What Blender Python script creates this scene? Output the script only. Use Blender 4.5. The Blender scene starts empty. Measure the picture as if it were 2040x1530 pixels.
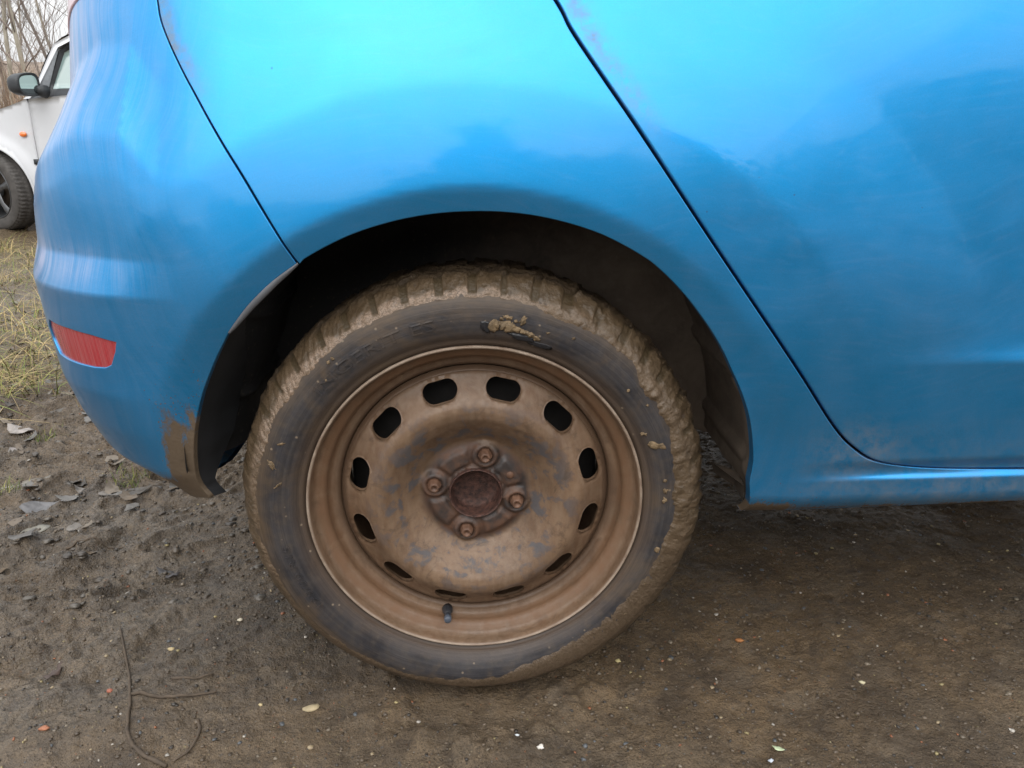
import bpy, math, random
import numpy as np
from mathutils import Vector, Matrix
from mathutils.geometry import delaunay_2d_cdt

random.seed(7)
rng = np.random.default_rng(11)
scene = bpy.context.scene
COL = scene.collection
rad = math.radians
PI = math.pi

# ------------------------------------------------------------------ camera
cam_d = bpy.data.cameras.new('camera')
cam = bpy.data.objects.new('camera', cam_d)
COL.objects.link(cam)
cam_d.sensor_width = 36.0
cam_d.lens = 1600 / 2040 * 36
cam_d.clip_start = 0.02
cam_d.clip_end = 600
PITCH, YAW, ROLL = rad(19.895), rad(3.032), rad(-0.367)
F = Vector((math.sin(YAW) * math.cos(PITCH), math.cos(YAW) * math.cos(PITCH), -math.sin(PITCH)))
R = F.cross(Vector((0, 0, 1))).normalized()
U = R.cross(F)
R2 = R * math.cos(ROLL) + U * math.sin(ROLL)
U2 = -R * math.sin(ROLL) + U * math.cos(ROLL)
M = Matrix.Identity(4)
for i in range(3):
    M[i][0], M[i][1], M[i][2] = R2[i], U2[i], -F[i]
M.translation = Vector((-0.0015, -0.8848, 0.7636))
cam.matrix_world = M
scene.camera = cam

# ------------------------------------------------------------------ sky, sun, exposure
SUN_EL, SUN_ROT = rad(46), rad(186)
world = bpy.data.worlds.new("World")
scene.world = world
world.use_nodes = True
wn, wl = world.node_tree.nodes, world.node_tree.links
wn.clear()
w_out = wn.new('ShaderNodeOutputWorld')
w_bg = wn.new('ShaderNodeBackground')
w_sky = wn.new('ShaderNodeTexSky')
w_sky.sky_type = 'NISHITA'
w_sky.sun_disc = False
w_sky.sun_elevation = SUN_EL
w_sky.sun_rotation = SUN_ROT
w_sky.air_density = 1.0
w_sky.dust_density = 4.0
w_hs = wn.new('ShaderNodeHueSaturation')
w_hs.inputs['Saturation'].default_value = 0.12
w_mix = wn.new('ShaderNodeMixRGB')
w_mix.blend_type = 'MIX'
w_mix.inputs[0].default_value = 0.7
w_tc = wn.new('ShaderNodeTexCoord')
w_sep = wn.new('ShaderNodeSeparateXYZ')
w_ma = wn.new('ShaderNodeMath'); w_ma.operation = 'MULTIPLY_ADD'
w_ma.inputs[1].default_value = 8.6; w_ma.inputs[2].default_value = 4.8   # overcast: brighter overhead
w_ma.use_clamp = False
w_mx = wn.new('ShaderNodeMath'); w_mx.operation = 'MAXIMUM'; w_mx.inputs[1].default_value = 0.0
w_no = wn.new('ShaderNodeTexNoise'); w_no.inputs['Scale'].default_value = 1.6; w_no.inputs['Detail'].default_value = 4
w_m2 = wn.new('ShaderNodeMath'); w_m2.operation = 'MULTIPLY_ADD'; w_m2.inputs[1].default_value = 0.25; w_m2.inputs[2].default_value = 0.88
w_m3 = wn.new('ShaderNodeMath'); w_m3.operation = 'MULTIPLY'
w_cb = wn.new('ShaderNodeCombineColor')
w_tint = wn.new('ShaderNodeMixRGB'); w_tint.blend_type = 'MULTIPLY'; w_tint.inputs[0].default_value = 1
w_tint.inputs[2].default_value = (0.97, 0.985, 1.0, 1)
wl.new(w_tc.outputs['Generated'], w_sep.inputs[0])
wl.new(w_tc.outputs['Generated'], w_no.inputs['Vector'])
wl.new(w_sep.outputs[2], w_mx.inputs[0])
wl.new(w_mx.outputs[0], w_ma.inputs[0])
wl.new(w_no.outputs[0], w_m2.inputs[0])
wl.new(w_ma.outputs[0], w_m3.inputs[0]); wl.new(w_m2.outputs[0], w_m3.inputs[1])
for k in range(3): wl.new(w_m3.outputs[0], w_cb.inputs[k])
wl.new(w_cb.outputs[0], w_tint.inputs[1])
wl.new(w_sky.outputs[0], w_hs.inputs['Color'])
wl.new(w_hs.outputs[0], w_mix.inputs[1]); wl.new(w_tint.outputs[0], w_mix.inputs[2])
wl.new(w_mix.outputs[0], w_bg.inputs['Color'])
w_bg.inputs['Strength'].default_value = 0.12
wl.new(w_bg.outputs[0], w_out.inputs['Surface'])

sun_d = bpy.data.lights.new('sun', 'SUN')
sun_d.energy = 0.5  # soft light through cloud
sun_d.angle = rad(75)
sun_d.color = (1.0, 0.97, 0.93)
sun = bpy.data.objects.new('sun', sun_d)
COL.objects.link(sun)
# Nishita rotation: azimuth measured clockwise from +Y
sdir = Vector((math.sin(SUN_ROT) * math.cos(SUN_EL), math.cos(SUN_ROT) * math.cos(SUN_EL), math.sin(SUN_EL)))
sun.rotation_euler = sdir.to_track_quat('Z', 'Y').to_euler()

vs = scene.view_settings
scene.display_settings.display_device = 'sRGB'
vs.view_transform = 'Standard'
vs.look = 'None'
vs.gamma = 1.0
vs.use_curve_mapping = False
vs.exposure = 1.0
scene.render.film_transparent = False
scene.cycles.max_bounces = 8
scene.cycles.use_denoising = True

# ------------------------------------------------------------------ helpers
def tag(o, label=None, cat=None, group=None, kind=None):
    if label: o['label'] = label
    if cat: o['category'] = cat
    if group: o['group'] = group
    if kind: o['kind'] = kind
    return o

def empty(name, loc=(0, 0, 0), rz=0.0):
    o = bpy.data.objects.new(name, None)
    o.empty_display_size = 0.1
    COL.objects.link(o)
    o.location = loc
    o.rotation_euler = (0, 0, rz)
    return o

def mesh_obj(name, verts, faces, mat=None, parent=None, smooth=True, loc=None, normals=None, uv=None, attrs=None, cols=None):
    me = bpy.data.meshes.new(name)
    v = np.asarray(verts, dtype=np.float64)
    me.from_pydata([tuple(p) for p in v.tolist()], [], [tuple(f) for f in (faces.tolist() if isinstance(faces, np.ndarray) else faces)])
    me.update()
    if smooth:
        me.shade_smooth()
    if uv is not None:
        L = me.uv_layers.new(name='UVMap')
        idx = np.empty(len(me.loops), dtype=np.int32)
        me.loops.foreach_get('vertex_index', idx)
        L.data.foreach_set('uv', np.asarray(uv, dtype=np.float32)[idx].ravel())
    if attrs:
        for k, a in attrs.items():
            at = me.attributes.new(k, 'FLOAT', 'POINT')
            at.data.foreach_set('value', np.asarray(a, dtype=np.float32))
    if cols is not None:
        at = me.attributes.new('tone', 'FLOAT_COLOR', 'POINT')
        c = np.ones((len(v), 4), dtype=np.float32); c[:, :3] = cols
        at.data.foreach_set('color', c.ravel())
    if normals is not None:
        me.normals_split_custom_set_from_vertices([tuple(n) for n in np.asarray(normals).tolist()])
    if mat is not None:
        me.materials.append(mat)
    o = bpy.data.objects.new(name, me)
    COL.objects.link(o)
    if parent is not None: o.parent = parent
    if loc is not None: o.location = loc
    return o

def grid_faces(nu, nv, wrap_u=False, flip=False):
    iu = np.arange(nu if wrap_u else nu - 1)
    iv = np.arange(nv - 1)
    A, B = np.meshgrid(iu, iv, indexing='ij')
    A2 = (A + 1) % nu
    f = np.stack([A * nv + B, A2 * nv + B, A2 * nv + B + 1, A * nv + B + 1], -1).reshape(-1, 4)
    return f[:, ::-1] if flip else f

def sstep(a, b, x):
    t = np.clip((x - a) / (b - a), 0, 1)
    return t * t * (3 - 2 * t)

def _hash(ix, iy, seed):
    h = (ix.astype(np.int64) * 374761393 + iy.astype(np.int64) * 668265263 + seed * 1442695041) & 0xffffffff
    h = ((h ^ (h >> 13)) * 1274126177) & 0xffffffff
    h = (h ^ (h >> 16)) & 0xffffffff
    return h / 4294967295.0

def vnoise(x, y, seed=0):
    x = np.asarray(x, float); y = np.asarray(y, float)
    x0 = np.floor(x); y0 = np.floor(y)
    fx = x - x0; fy = y - y0
    fx = fx ** 3 * (fx * (fx * 6 - 15) + 10); fy = fy ** 3 * (fy * (fy * 6 - 15) + 10)
    a = _hash(x0, y0, seed); b = _hash(x0 + 1, y0, seed)
    c = _hash(x0, y0 + 1, seed); d = _hash(x0 + 1, y0 + 1, seed)
    return ((a * (1 - fx) + b * fx) * (1 - fy) + (c * (1 - fx) + d * fx) * fy) * 2 - 1

def fbm(x, y, oct=4, seed=0, gain=.5):
    s = 0; a = 1.0
    for k in range(oct):
        s = s + a * vnoise(x * 2 ** k * 1.03 + 17.3 * k, y * 2 ** k * .97 - 9.1 * k, seed + k)
        a *= gain
    return s

# ---- material building
class NB:
    def __init__(self, name):
        self.m = bpy.data.materials.new(name)
        self.m.use_nodes = True
        self.t = self.m.node_tree
        self.t.nodes.clear()
        self.out = self.t.nodes.new('ShaderNodeOutputMaterial')
    def n(self, typ, **kw):
        nd = self.t.nodes.new('ShaderNode' + typ)
        for k, v in kw.items():
            setattr(nd, k, v)
        return nd
    def l(self, a, b): self.t.links.new(a, b)
    def set(self, inp, v):
        if hasattr(v, 'is_linked') or isinstance(v, bpy.types.NodeSocket): self.l(v, inp)
        else:
            if isinstance(v, tuple) and len(v) == 3 and inp.type == 'RGBA': v = v + (1,)
            inp.default_value = v
    def obj(self): return self.n('TexCoord').outputs['Object']
    def uv(self): return self.n('TexCoord').outputs['UV']
    def attr(self, name, out='Fac'): return self.n('Attribute', attribute_name=name).outputs[out]
    def math(self, op, a, b=0.0, c=0.0, clamp=False):
        nd = self.n('Math', operation=op, use_clamp=clamp)
        self.set(nd.inputs[0], a); self.set(nd.inputs[1], b); self.set(nd.inputs[2], c)
        return nd.outputs[0]
    def scale(self, vec, s):
        nd = self.n('Mapping'); self.l(vec, nd.inputs[0]); nd.inputs['Scale'].default_value = s
        return nd.outputs[0]
    def noise(self, vec, scale, detail=3, rough=.55, dist=0.0):
        nd = self.n('TexNoise'); self.l(vec, nd.inputs['Vector'])
        nd.inputs['Scale'].default_value = scale; nd.inputs['Detail'].default_value = detail
        nd.inputs['Roughness'].default_value = rough; nd.inputs['Distortion'].default_value = dist
        return nd.outputs[0]
    def vor(self, vec, scale, feature='F1', out='Distance'):
        nd = self.n('TexVoronoi', feature=feature); self.l(vec, nd.inputs['Vector']); nd.inputs['Scale'].default_value = scale
        return nd.outputs[out]
    def ramp(self, fac, stops):
        nd = self.n('ValToRGB'); self.l(fac, nd.inputs[0])
        cr = nd.color_ramp
        while len(cr.elements) < len(stops): cr.elements.new(.5)
        for e, (p, c) in zip(cr.elements, stops):
            e.position = p
            e.color = (c, c, c, 1) if not isinstance(c, tuple) else c + (1,)
        return nd.outputs[0]
    def mr(self, v, a, b, c=0.0, d=1.0):
        nd = self.n('MapRange'); self.l(v, nd.inputs[0])
        for i, x in enumerate((a, b, c, d)): nd.inputs[1 + i].default_value = x
        return nd.outputs[0]
    def mix(self, f, a, b, mode='MIX'):
        nd = self.n('MixRGB', blend_type=mode); self.set(nd.inputs[0], f); self.set(nd.inputs[1], a); self.set(nd.inputs[2], b)
        return nd.outputs[0]
    def bump(self, h, dist=.001, strength=1.0, normal=None):
        nd = self.n('Bump'); self.l(h, nd.inputs['Height']); nd.inputs['Distance'].default_value = dist
        nd.inputs['Strength'].default_value = strength
        if normal is not None: self.l(normal, nd.inputs['Normal'])
        return nd.outputs[0]
    def bsdf(self, **kw):
        nd = self.n('BsdfPrincipled')
        for k, v in kw.items():
            self.set(nd.inputs[k.replace('_', ' ')], v)
        return nd
    def mixs(self, f, a, b):
        nd = self.n('MixShader'); self.set(nd.inputs[0], f); self.l(a.outputs[0], nd.inputs[1]); self.l(b.outputs[0], nd.inputs[2])
        return nd
    def done(self, s):
        self.l(s.outputs[0], self.out.inputs['Surface']); return self.m

def simple(name, col, rough=.6, metal=0.0, var=.25, scale=40, bump=0.0, spec=.5):
    b = NB(name); o = b.obj()
    nz = b.noise(o, scale, 4)
    f = b.mr(nz, .25, .75, 1 - var, 1 + var)
    c = b.mix(1.0, col, f, 'MULTIPLY')
    kw = dict(Base_Color=c, Roughness=rough, Metallic=metal, Specular_IOR_Level=spec)
    if bump: kw['Normal'] = b.bump(b.noise(o, scale * 4, 3), bump)
    return b.done(b.bsdf(**kw))

def paint_material(name, base, metal, rough):
    b = NB(name); o = b.obj(); uv = b.uv()
    fl = b.noise(o, 900, 2)
    col = b.mix(1.0, base, b.mr(fl, .3, .7, .93, 1.07), 'MULTIPLY')
    film = b.noise(b.scale(uv, (5, 9, 1)), 1.0, 4, dist=1.2)     # uneven dusty film, wiped swirls
    rgh = b.mr(film, .3, .7, rough - .03, rough + .05)
    paint = b.bsdf(Base_Color=col, Metallic=metal, Roughness=rgh, Coat_Weight=.55, Coat_Roughness=b.mr(film, .3, .7, .03, .10), Coat_IOR=1.5)
    # dust: vertical streaks
    wrp = b.n('VectorMath', operation='MULTIPLY_ADD')
    wn_ = b.n('TexNoise'); b.l(uv, wn_.inputs['Vector']); wn_.inputs['Scale'].default_value = 3.6; wn_.inputs['Detail'].default_value = 1.5
    b.l(wn_.outputs['Color'], wrp.inputs[0]); wrp.inputs[1].default_value = (.26, .16, 0); b.l(uv, wrp.inputs[2])
    uvw = wrp.outputs[0]
    st = b.noise(b.scale(uvw, (380, 7, 1)), 1.0, 5, .7, .5)
    st2 = b.noise(b.scale(uvw, (70, 5, 1)), 1.0, 3)
    dus = b.attr('dust')
    sw = b.noise(b.scale(uv, (9, 7, 1)), 1.6, 3, .5, 2.5)
    f = b.math('MULTIPLY', dus, b.mr(b.math('ADD', st, st2), .85, 1.15, .08, 1.0))
    f = b.math('MULTIPLY', f, b.mr(sw, .3, .65, .55, 1.0))
    gl = b.mr(b.noise(o, 14, 6, .65), .35, .75, .010, .042)
    fs = b.mr(b.noise(b.scale(uvw, (22, 160, 1)), 1.0, 4, .6), .5, .75, 0, .022)
    gl = b.math('ADD', gl, fs)
    f = b.math('ADD', f, gl, clamp=True)
    dust = b.bsdf(Base_Color=b.mix(b.attr('mudtone'), (.46, .47, .60), (.24, .19, .14)), Roughness=.9)
    s = b.mixs(f, paint, dust)
    # mud and rusty stains
    mn = b.noise(b.scale(uv, (75, 28, 1)), 1.0, 6, .7, .3)
    mm = b.math('ADD', b.attr('mud'), b.math('MULTIPLY_ADD', mn, 1.1, -.55))
    mm = b.mr(mm, .42, .60)
    spt = b.math('ADD', b.noise(o, 330, 2, .5), b.math('MULTIPLY', b.attr('mud'), .20))
    spt = b.math('MULTIPLY', b.mr(spt, .70, .76), b.mr(b.attr('mud'), -.98, -.6), clamp=True)
    mm = b.math('MAXIMUM', mm, spt)
    mud = b.bsdf(Base_Color=b.mix(b.noise(o, 60, 4), (.065, .044, .026), (.115, .080, .048)), Roughness=.75,
                 Normal=b.bump(b.noise(o, 220, 4), .0008))
    s = b.mixs(mm, s, mud)
    sn = b.noise(o, 55, 5, .7)
    sf = b.math('MULTIPLY', b.math('MULTIPLY', b.attr('stain'), .75), b.mr(sn, .36, .68), clamp=True)
    stain = b.bsdf(Base_Color=(.21, .18, .14), Roughness=.8)
    s = b.mixs(sf, s, stain)
    # stone specks
    sp = b.vor(uv, 26)
    spk = b.math('MULTIPLY', b.mr(sp, .0, .035, 1, 0), b.mr(b.noise(uv, 11, 1), .55, .6), clamp=True)
    speck = b.bsdf(Base_Color=(.03, .05, .09), Roughness=.7)
    s = b.mixs(spk, s, speck)
    return b.done(s)

MAT = {}
MAT['paint'] = paint_material('blue_metallic_paint', (.005, .255, .580), .84, .40)
MAT['black'] = simple('black_void', (.008, .008, .009), .9)
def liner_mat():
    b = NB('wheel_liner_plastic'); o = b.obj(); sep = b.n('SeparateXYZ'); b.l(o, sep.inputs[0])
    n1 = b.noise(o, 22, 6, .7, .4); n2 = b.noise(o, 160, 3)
    lit_dust = b.mr(b.math('ADD', sep.outputs[0], b.math('MULTIPLY', n1, .15)), .0, .22)  # forward dust lifted as if lit, rear painted near black for shade
    c = b.mix(lit_dust, (.013, .012, .012), b.mix(b.mr(n1, .3, .7), (.075, .056, .042), (.15, .115, .085)))
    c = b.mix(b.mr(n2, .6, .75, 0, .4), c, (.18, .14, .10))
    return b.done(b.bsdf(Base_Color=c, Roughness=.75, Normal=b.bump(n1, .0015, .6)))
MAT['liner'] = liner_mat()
MAT['flange'] = simple('black_flange_plastic', (.012, .0125, .014), .6, var=.4)
MAT['trimgrey'] = simple('grey_edge_rubber', (.10, .105, .115), .5, var=.3)
MAT['rubber'] = simple('rubber', (.03, .03, .035), .6)
MAT['dirtmetal'] = simple('muddy_bracket', (.030, .020, .012), .8, var=.5)

def glass_mat(name, col, rough=.03):
    b = NB(name)
    return b.done(b.bsdf(Base_Color=col, Roughness=rough, Specular_IOR_Level=.8, Coat_Weight=1.0, Coat_Roughness=.02))
MAT['glass'] = glass_mat('window_glass', (.05, .07, .07))
MAT['paleglass'] = glass_mat('pale_window_glass', (.22, .30, .29))

def red_lens():
    b = NB('red_reflector_lens'); o = b.obj()
    st = b.noise(b.scale(b.uv(), (220, 6, 1)), 1.0, 4)
    ch = b.n('TexChecker'); b.l(b.uv(), ch.inputs[0]); ch.inputs['Scale'].default_value = 260
    c = b.mix(b.math('MULTIPLY', ch.outputs[1], .25), (.36, .012, .02), (.22, .006, .012))
    lens = b.bsdf(Base_Color=c, Roughness=.22, Coat_Weight=.6, Coat_Roughness=.1)
    d = b.bsdf(Base_Color=(.36, .25, .24), Roughness=.9)
    return b.done(b.mixs(b.mr(st, .42, .72, .03, .32), lens, d))
MAT['redlens'] = red_lens()
def lamp_lens():
    b = NB('tail_lamp_lens'); st = b.noise(b.scale(b.uv(), (120, 5, 1)), 1.0, 4)
    lens = b.bsdf(Base_Color=(.50, .10, .13), Roughness=.15, Coat_Weight=1.0)
    d = b.bsdf(Base_Color=(.55, .48, .52), Roughness=.6)
    return b.done(b.mixs(b.mr(st, .3, .7, .4, .8), lens, d))
MAT['lamp'] = lamp_lens()

# ------------------------------------------------------------------ ground
def ground_h(x, y):
    h = .010 * fbm(x * 1.3, y * 1.3, 2, 3)
    left = sstep(-.30, -.65, x + .25 * vnoise(x * 2, y * 2, 44)) * sstep(-.25, .15, y)
    rough = .35 + .9 * left
    h = h + rough * .0075 * fbm(x * 7, y * 7, 2, 21)
    # churned, layered clods running diagonally
    u = x * .83 + y * .55; v = -x * .55 + y * .83
    w = fbm(u * 5, v * 5, 2, 71)
    rg = 1 - np.abs(vnoise(u * 9 + w, v * 26 + 2 * w, 31))
    h = h + left * .024 * (rg ** 2 - .4)
    rg2 = 1 - np.abs(vnoise(u * 22 + 2 * w, v * 60 + 3 * w, 35))
    h = h + (.22 + 1.3 * left) * .0048 * (rg2 ** 2 - .4)
    h = h + (rough + .15) * .0032 * fbm(x * 36, y * 36, 4, 51, .7)
    # press flat where the tyre stands, small lip of mud round it
    d = np.sqrt((x / .10) ** 2 + ((y - .085) / .12) ** 2)
    h = h * sstep(.6, 2.2, d) - .006 * (1 - sstep(.8, 1.5, d))
    lip = np.exp(-((np.abs(d - 1.45)) / .35) ** 2) * .013 * (.6 + .6 * vnoise(x * 40, y * 40, 90)) * (1 + .4 * vnoise(x * 110, y * 110, 92))
    h = h + lip
    dr = np.sqrt(x ** 2 + y ** 2)
    # land falls away towards the other car, rises into a bank far off
    h = h - .24 * sstep(.9, 5.5, y) * sstep(1.5, -1.0, x - .2 * y)
    h = h + sstep(2, 12, dr) * .05 * fbm(x * .4, y * .4, 3, 8)
    h = h + sstep(14, 60, y) * 1.6 + sstep(8, 40, -y) * .5
    return h

def axis_pts(lo, hi, step, far_lo, far_hi, g=1.07):
    core = list(np.arange(lo, hi, step))
    a, s = hi, step
    up = []
    while a < far_hi: up.append(a); s *= g; a += s
    a, s = lo - step, step
    dn = []
    while a > far_lo: dn.append(a); s *= g; a -= s
    return np.array(dn[::-1] + core + up)

gx = axis_pts(-1.55, .95, .0038, -90, 90, 1.06)
gy = axis_pts(-.35, 1.1, .0038, -60, 130, 1.045)
GX, GY = np.meshgrid(gx, gy, indexing='ij')
GZ = ground_h(GX, GY)
gv = np.stack([GX, GY, GZ], -1).reshape(-1, 3)

def mud_material():
    b = NB('wet_mud_ground'); o = b.obj()
    big = b.noise(o, 1.7, 4, .55, .4)
    mid = b.noise(o, 9, 5, .6, .3)
    fine = b.noise(o, 70, 5, .65)
    grit = b.noise(o, 380, 3, .6)
    c = b.mix(b.mr(mid, .35, .65), (.078, .052, .028), (.160, .108, .060))
    c = b.mix(b.mr(big, .42, .62), c, b.mix(b.mr(fine, .3, .7), (.062, .049, .035), (.142, .112, .080)))
    c = b.mix(b.mr(fine, .35, .7, 0, .55), c, (.155, .108, .065))
    c = b.mix(b.mr(grit, .45, .7, 0, .65), c, (.024, .019, .015))
    c = b.mix(b.mr(b.noise(o, 150, 4, .7), .55, .75, 0, .6), c, (.15, .115, .08))
    c = b.mix(b.mr(b.noise(o, 26, 4, .65, .5), .50, .68, 0, .55), c, (.036, .026, .019))
    c = b.mix(b.mr(b.noise(o, 15, 5, .65, .8), .52, .70, 0, .5), c, (.150, .118, .085))
    c = b.mix(b.mr(b.noise(o, 5.5, 5, .6, 1.0), .50, .62, 0, .45), c, (.040, .030, .022))
    # embedded grit of different stone colours
    for sc, pk, colr in ((230, .93, (.24, .19, .12)), (170, .955, (.20, .085, .04)), (260, .95, (.25, .24, .22)), (120, .95, (.055, .06, .066)), (150, .96, (.22, .18, .09))):
        v = b.n('TexVoronoi'); b.l(b.scale(o, (1, 1, 1)), v.inputs['Vector']); v.inputs['Scale'].default_value = sc
        sepn = b.n('SeparateColor'); b.l(v.outputs['Color'], sepn.inputs[0])
        pick = b.mr(sepn.outputs[0], pk, pk + .01)
        dd = b.math('ADD', v.outputs['Distance'], b.math('MULTIPLY_ADD', b.noise(o, sc * 3, 2), .5, -.25))
        f = b.math('MULTIPLY', b.mr(dd, .12, .30, .6, 0), pick, clamp=True)
        c = b.mix(f, c, colr)
    wet = b.noise(o, 3.1, 4, .6, .6)
    sepx = b.n('SeparateXYZ'); b.l(o, sepx.inputs[0])
    lf = b.mr(sepx.outputs[0], -.25, -.8)
    wetf = b.math('MULTIPLY_ADD', lf, .62, b.mr(wet, .4, .60, 0, .6), clamp=True)
    rgh = b.math('MULTIPLY_ADD', wetf, -.50, b.mr(fine, .3, .7, .55, .82))
    nb = b.bump(fine, .007, 1.0)
    nb = b.bump(b.noise(o, 170, 4, .65), .0035, .9, nb)
    nb = b.bump(grit, .0016, .9, nb)
    far = b.mr(sepx.outputs[1], 2.0, 9.0)
    c = b.mix(far, c, b.mix(mid, (.10, .075, .045), (.17, .13, .08)))
    return b.done(b.bsdf(Base_Color=c, Roughness=rgh, Normal=nb, Specular_IOR_Level=b.mr(sepx.outputs[0], -.6, -.1, .5, .22)))
MAT['mud'] = mud_material()
g = mesh_obj('ground', gv, grid_faces(len(gx), len(gy)), MAT['mud'])
tag(g, kind='structure')

# hill far behind
hx = np.linspace(-120, 90, 80); hy = np.linspace(0, 1, 8)
HX, HY = np.meshgrid(hx, hy, indexing='ij')
HZ = np.sin(HY * PI / 2) * (5.6 + 1.2 * fbm(HX * .03, HY, 3, 5)) + 1.0
hv = np.stack([HX, 95 + HY * 40, HZ], -1).reshape(-1, 3)
tag(mesh_obj('hill', hv, grid_faces(80, 8), simple('brown_hillside', (.20, .155, .12), .95, var=.35, scale=.4)), kind='structure')

# ------------------------------------------------------------------ blue car body surface
XC, RC, Y0 = -.24, .30, -.03
_zt = np.array([.10, .238, .257, .278, .30, .335, .386, .435, .495, .547, .556, .612, .64, .68, .726, .77, .813, .865, 1.0, 1.5])
_ot = np.array([-0.3, -0.16, -0.136, -0.0941, -0.0600, -0.0080, 0.0116, 0.0236, 0.0265, 0.0268, 0.0275, 0.0240, 0.0215, 0.0125, -0.0165, -0.0406, -0.0471, -0.0559, -0.0857, -0.2457])
_zd = np.arange(.1, 1.5, .001)
_od = np.interp(_zd, _zt, _ot)
_k = np.exp(-(np.arange(-24, 25) / 5.0) ** 2); _k /= _k.sum()
_od = np.convolve(np.pad(_od, 24, mode='edge'), _k, mode='valid')

def body_off(s, z):
    """offset outwards from the plan curve"""
    x = s
    th = np.clip((XC - s) / RC, 0, PI / 2)
    w = sstep(0, rad(58), th)
    zs = np.interp(x, [-.56, -.43, -.37, -.32], [0, .045, .045, 0]) * sstep(.60, .67, z) * sstep(.90, .82, z)
    oR = np.interp(z - zs, _zd, _od)
    t = np.clip(z - .50, 0, None)
    oS = -.45 * t ** 2 - .5 * np.clip(z - .98, 0, None)
    dz = z - .283
    r = np.sqrt(x * x + dz * dz)
    ang = np.degrees(np.arctan2(dz, x))
    A = sstep(2, 38, ang) * (1 - sstep(128, 158, ang))
    def soft(v, k):   # softened max(v,0)
        return .5 * (v + np.sqrt(v * v + k * k))
    fl = (soft(.64 - r, .012) - soft(.492 - r, .006)) * .085
    oS = oS + A * np.clip(fl, 0, .02)
    AL = sstep(0, 70, ang) * .75 + .25
    AL = np.where(ang < -90, .4, AL)
    oS = oS - AL * np.clip(soft(.388 - r, .004) * .30, 0, .012)
    # hollow of the door behind the flare
    oS = oS - .010 * np.exp(-((x - .62) / .22) ** 2 - ((z - .66) / .16) ** 2)
    # crease low on the door
    cw = sstep(.42, .80, x)
    up = np.exp(-np.clip(z - .470, 0, None) / .020); dn = np.exp(-np.clip(.470 - z, 0, None) / .08)
    oS = oS + cw * .0125 * np.where(z > .470, up, dn)
    # sill
    sw = sstep(.36, .54, x)
    oS = oS + sw * (.0055 * sstep(.3272, .3170, z) - .0050 * sstep(.346, .330, z))
    oS = oS - sstep(-.1, .1, x) * 22 * np.clip(.300 - z, 0, None) ** 2
    # bumper lower edge rolls under
    oS = oS - sstep(-.26, -.36, x) * 1.0 * np.clip(.36 - z, 0, None) ** 2
    shelf = np.where(z > .558, .010 * np.clip((.598 - z) / .040, 0, 1), .010 * np.exp(-np.clip(.558 - z, 0, None) / .14)) - .0045
    return oS * (1 - w) + oR * w + shelf * sstep(-.29, -.42, x)

def body_base(s):
    th = np.clip((XC - s) / RC, 0, PI / 2)
    ex = np.clip(XC - s - RC * PI / 2, 0, None)
    px = np.where(s >= XC, s, XC - RC * np.sin(th))
    py = np.where(s >= XC, Y0, Y0 + RC * (1 - np.cos(th))) + ex
    nx = -np.sin(th); ny = -np.cos(th)
    return px, py, nx, ny

def body_pt(s, z, extra=0.0):
    s = np.asarray(s, float); z = np.asarray(z, float)
    px, py, nx, ny = body_base(s)
    o = body_off(s, z) + extra
    return np.stack([px + nx * o, py + ny * o, z + 0 * px], -1)

def body_nrm(s, z, e=.0012):
    a = body_pt(s + e, z) - body_pt(s - e, z)
    c = body_pt(s, z + e) - body_pt(s, z - e)
    n = np.cross(a, c)
    n /= np.linalg.norm(n, axis=-1, keepdims=True)
    return n

def inside(poly, P):
    poly = np.asarray(poly); x, y = P[:, 0], P[:, 1]
    r = np.zeros(len(P), bool)
    j = len(poly) - 1
    for i in range(len(poly)):
        xi, yi = poly[i]; xj, yj = poly[j]
        if yi != yj:
            c = ((yi > y) != (yj > y)) & (x < (xj - xi) * (y - yi) / (yj - yi) + xi)
            r ^= c
        j = i
    return r

def dist_poly(poly, P):
    poly = np.asarray(poly); d = np.full(len(P), 1e9)
    for i in range(len(poly)):
        a = poly[i]; b = poly[(i + 1) % len(poly)]
        ab = b - a; L = (ab ** 2).sum() + 1e-12
        t = np.clip(((P - a) @ ab) / L, 0, 1)
        d = np.minimum(d, ((P - a - t[:, None] * ab) ** 2).sum(1))
    return np.sqrt(d)

def resample(poly, step, closed=True):
    poly = np.asarray(poly, float)
    out = []
    n = len(poly)
    for i in range(n if closed else n - 1):
        a = poly[i]; b = poly[(i + 1) % n]
        k = max(1, int(math.ceil(np.linalg.norm(b - a) / step)))
        for j in range(k): out.append(a + (b - a) * j / k)
    if not closed: out.append(poly[-1])
    return np.array(out)

def catmull(pts, n=12):
    p = np.asarray(pts, float); p = np.vstack([2 * p[0] - p[1], p, 2 * p[-1] - p[-2]])
    out = []
    for i in range(1, len(p) - 2):
        for t in np.linspace(0, 1, n, endpoint=False):
            a, b, c, d = p[i - 1], p[i], p[i + 1], p[i + 2]
            out.append(.5 * ((2 * b) + (-a + c) * t + (2 * a - 5 * b + 4 * c - d) * t * t + (-a + 3 * b - 3 * c + d) * t ** 3))
    out.append(p[-2])
    return np.array(out)

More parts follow.
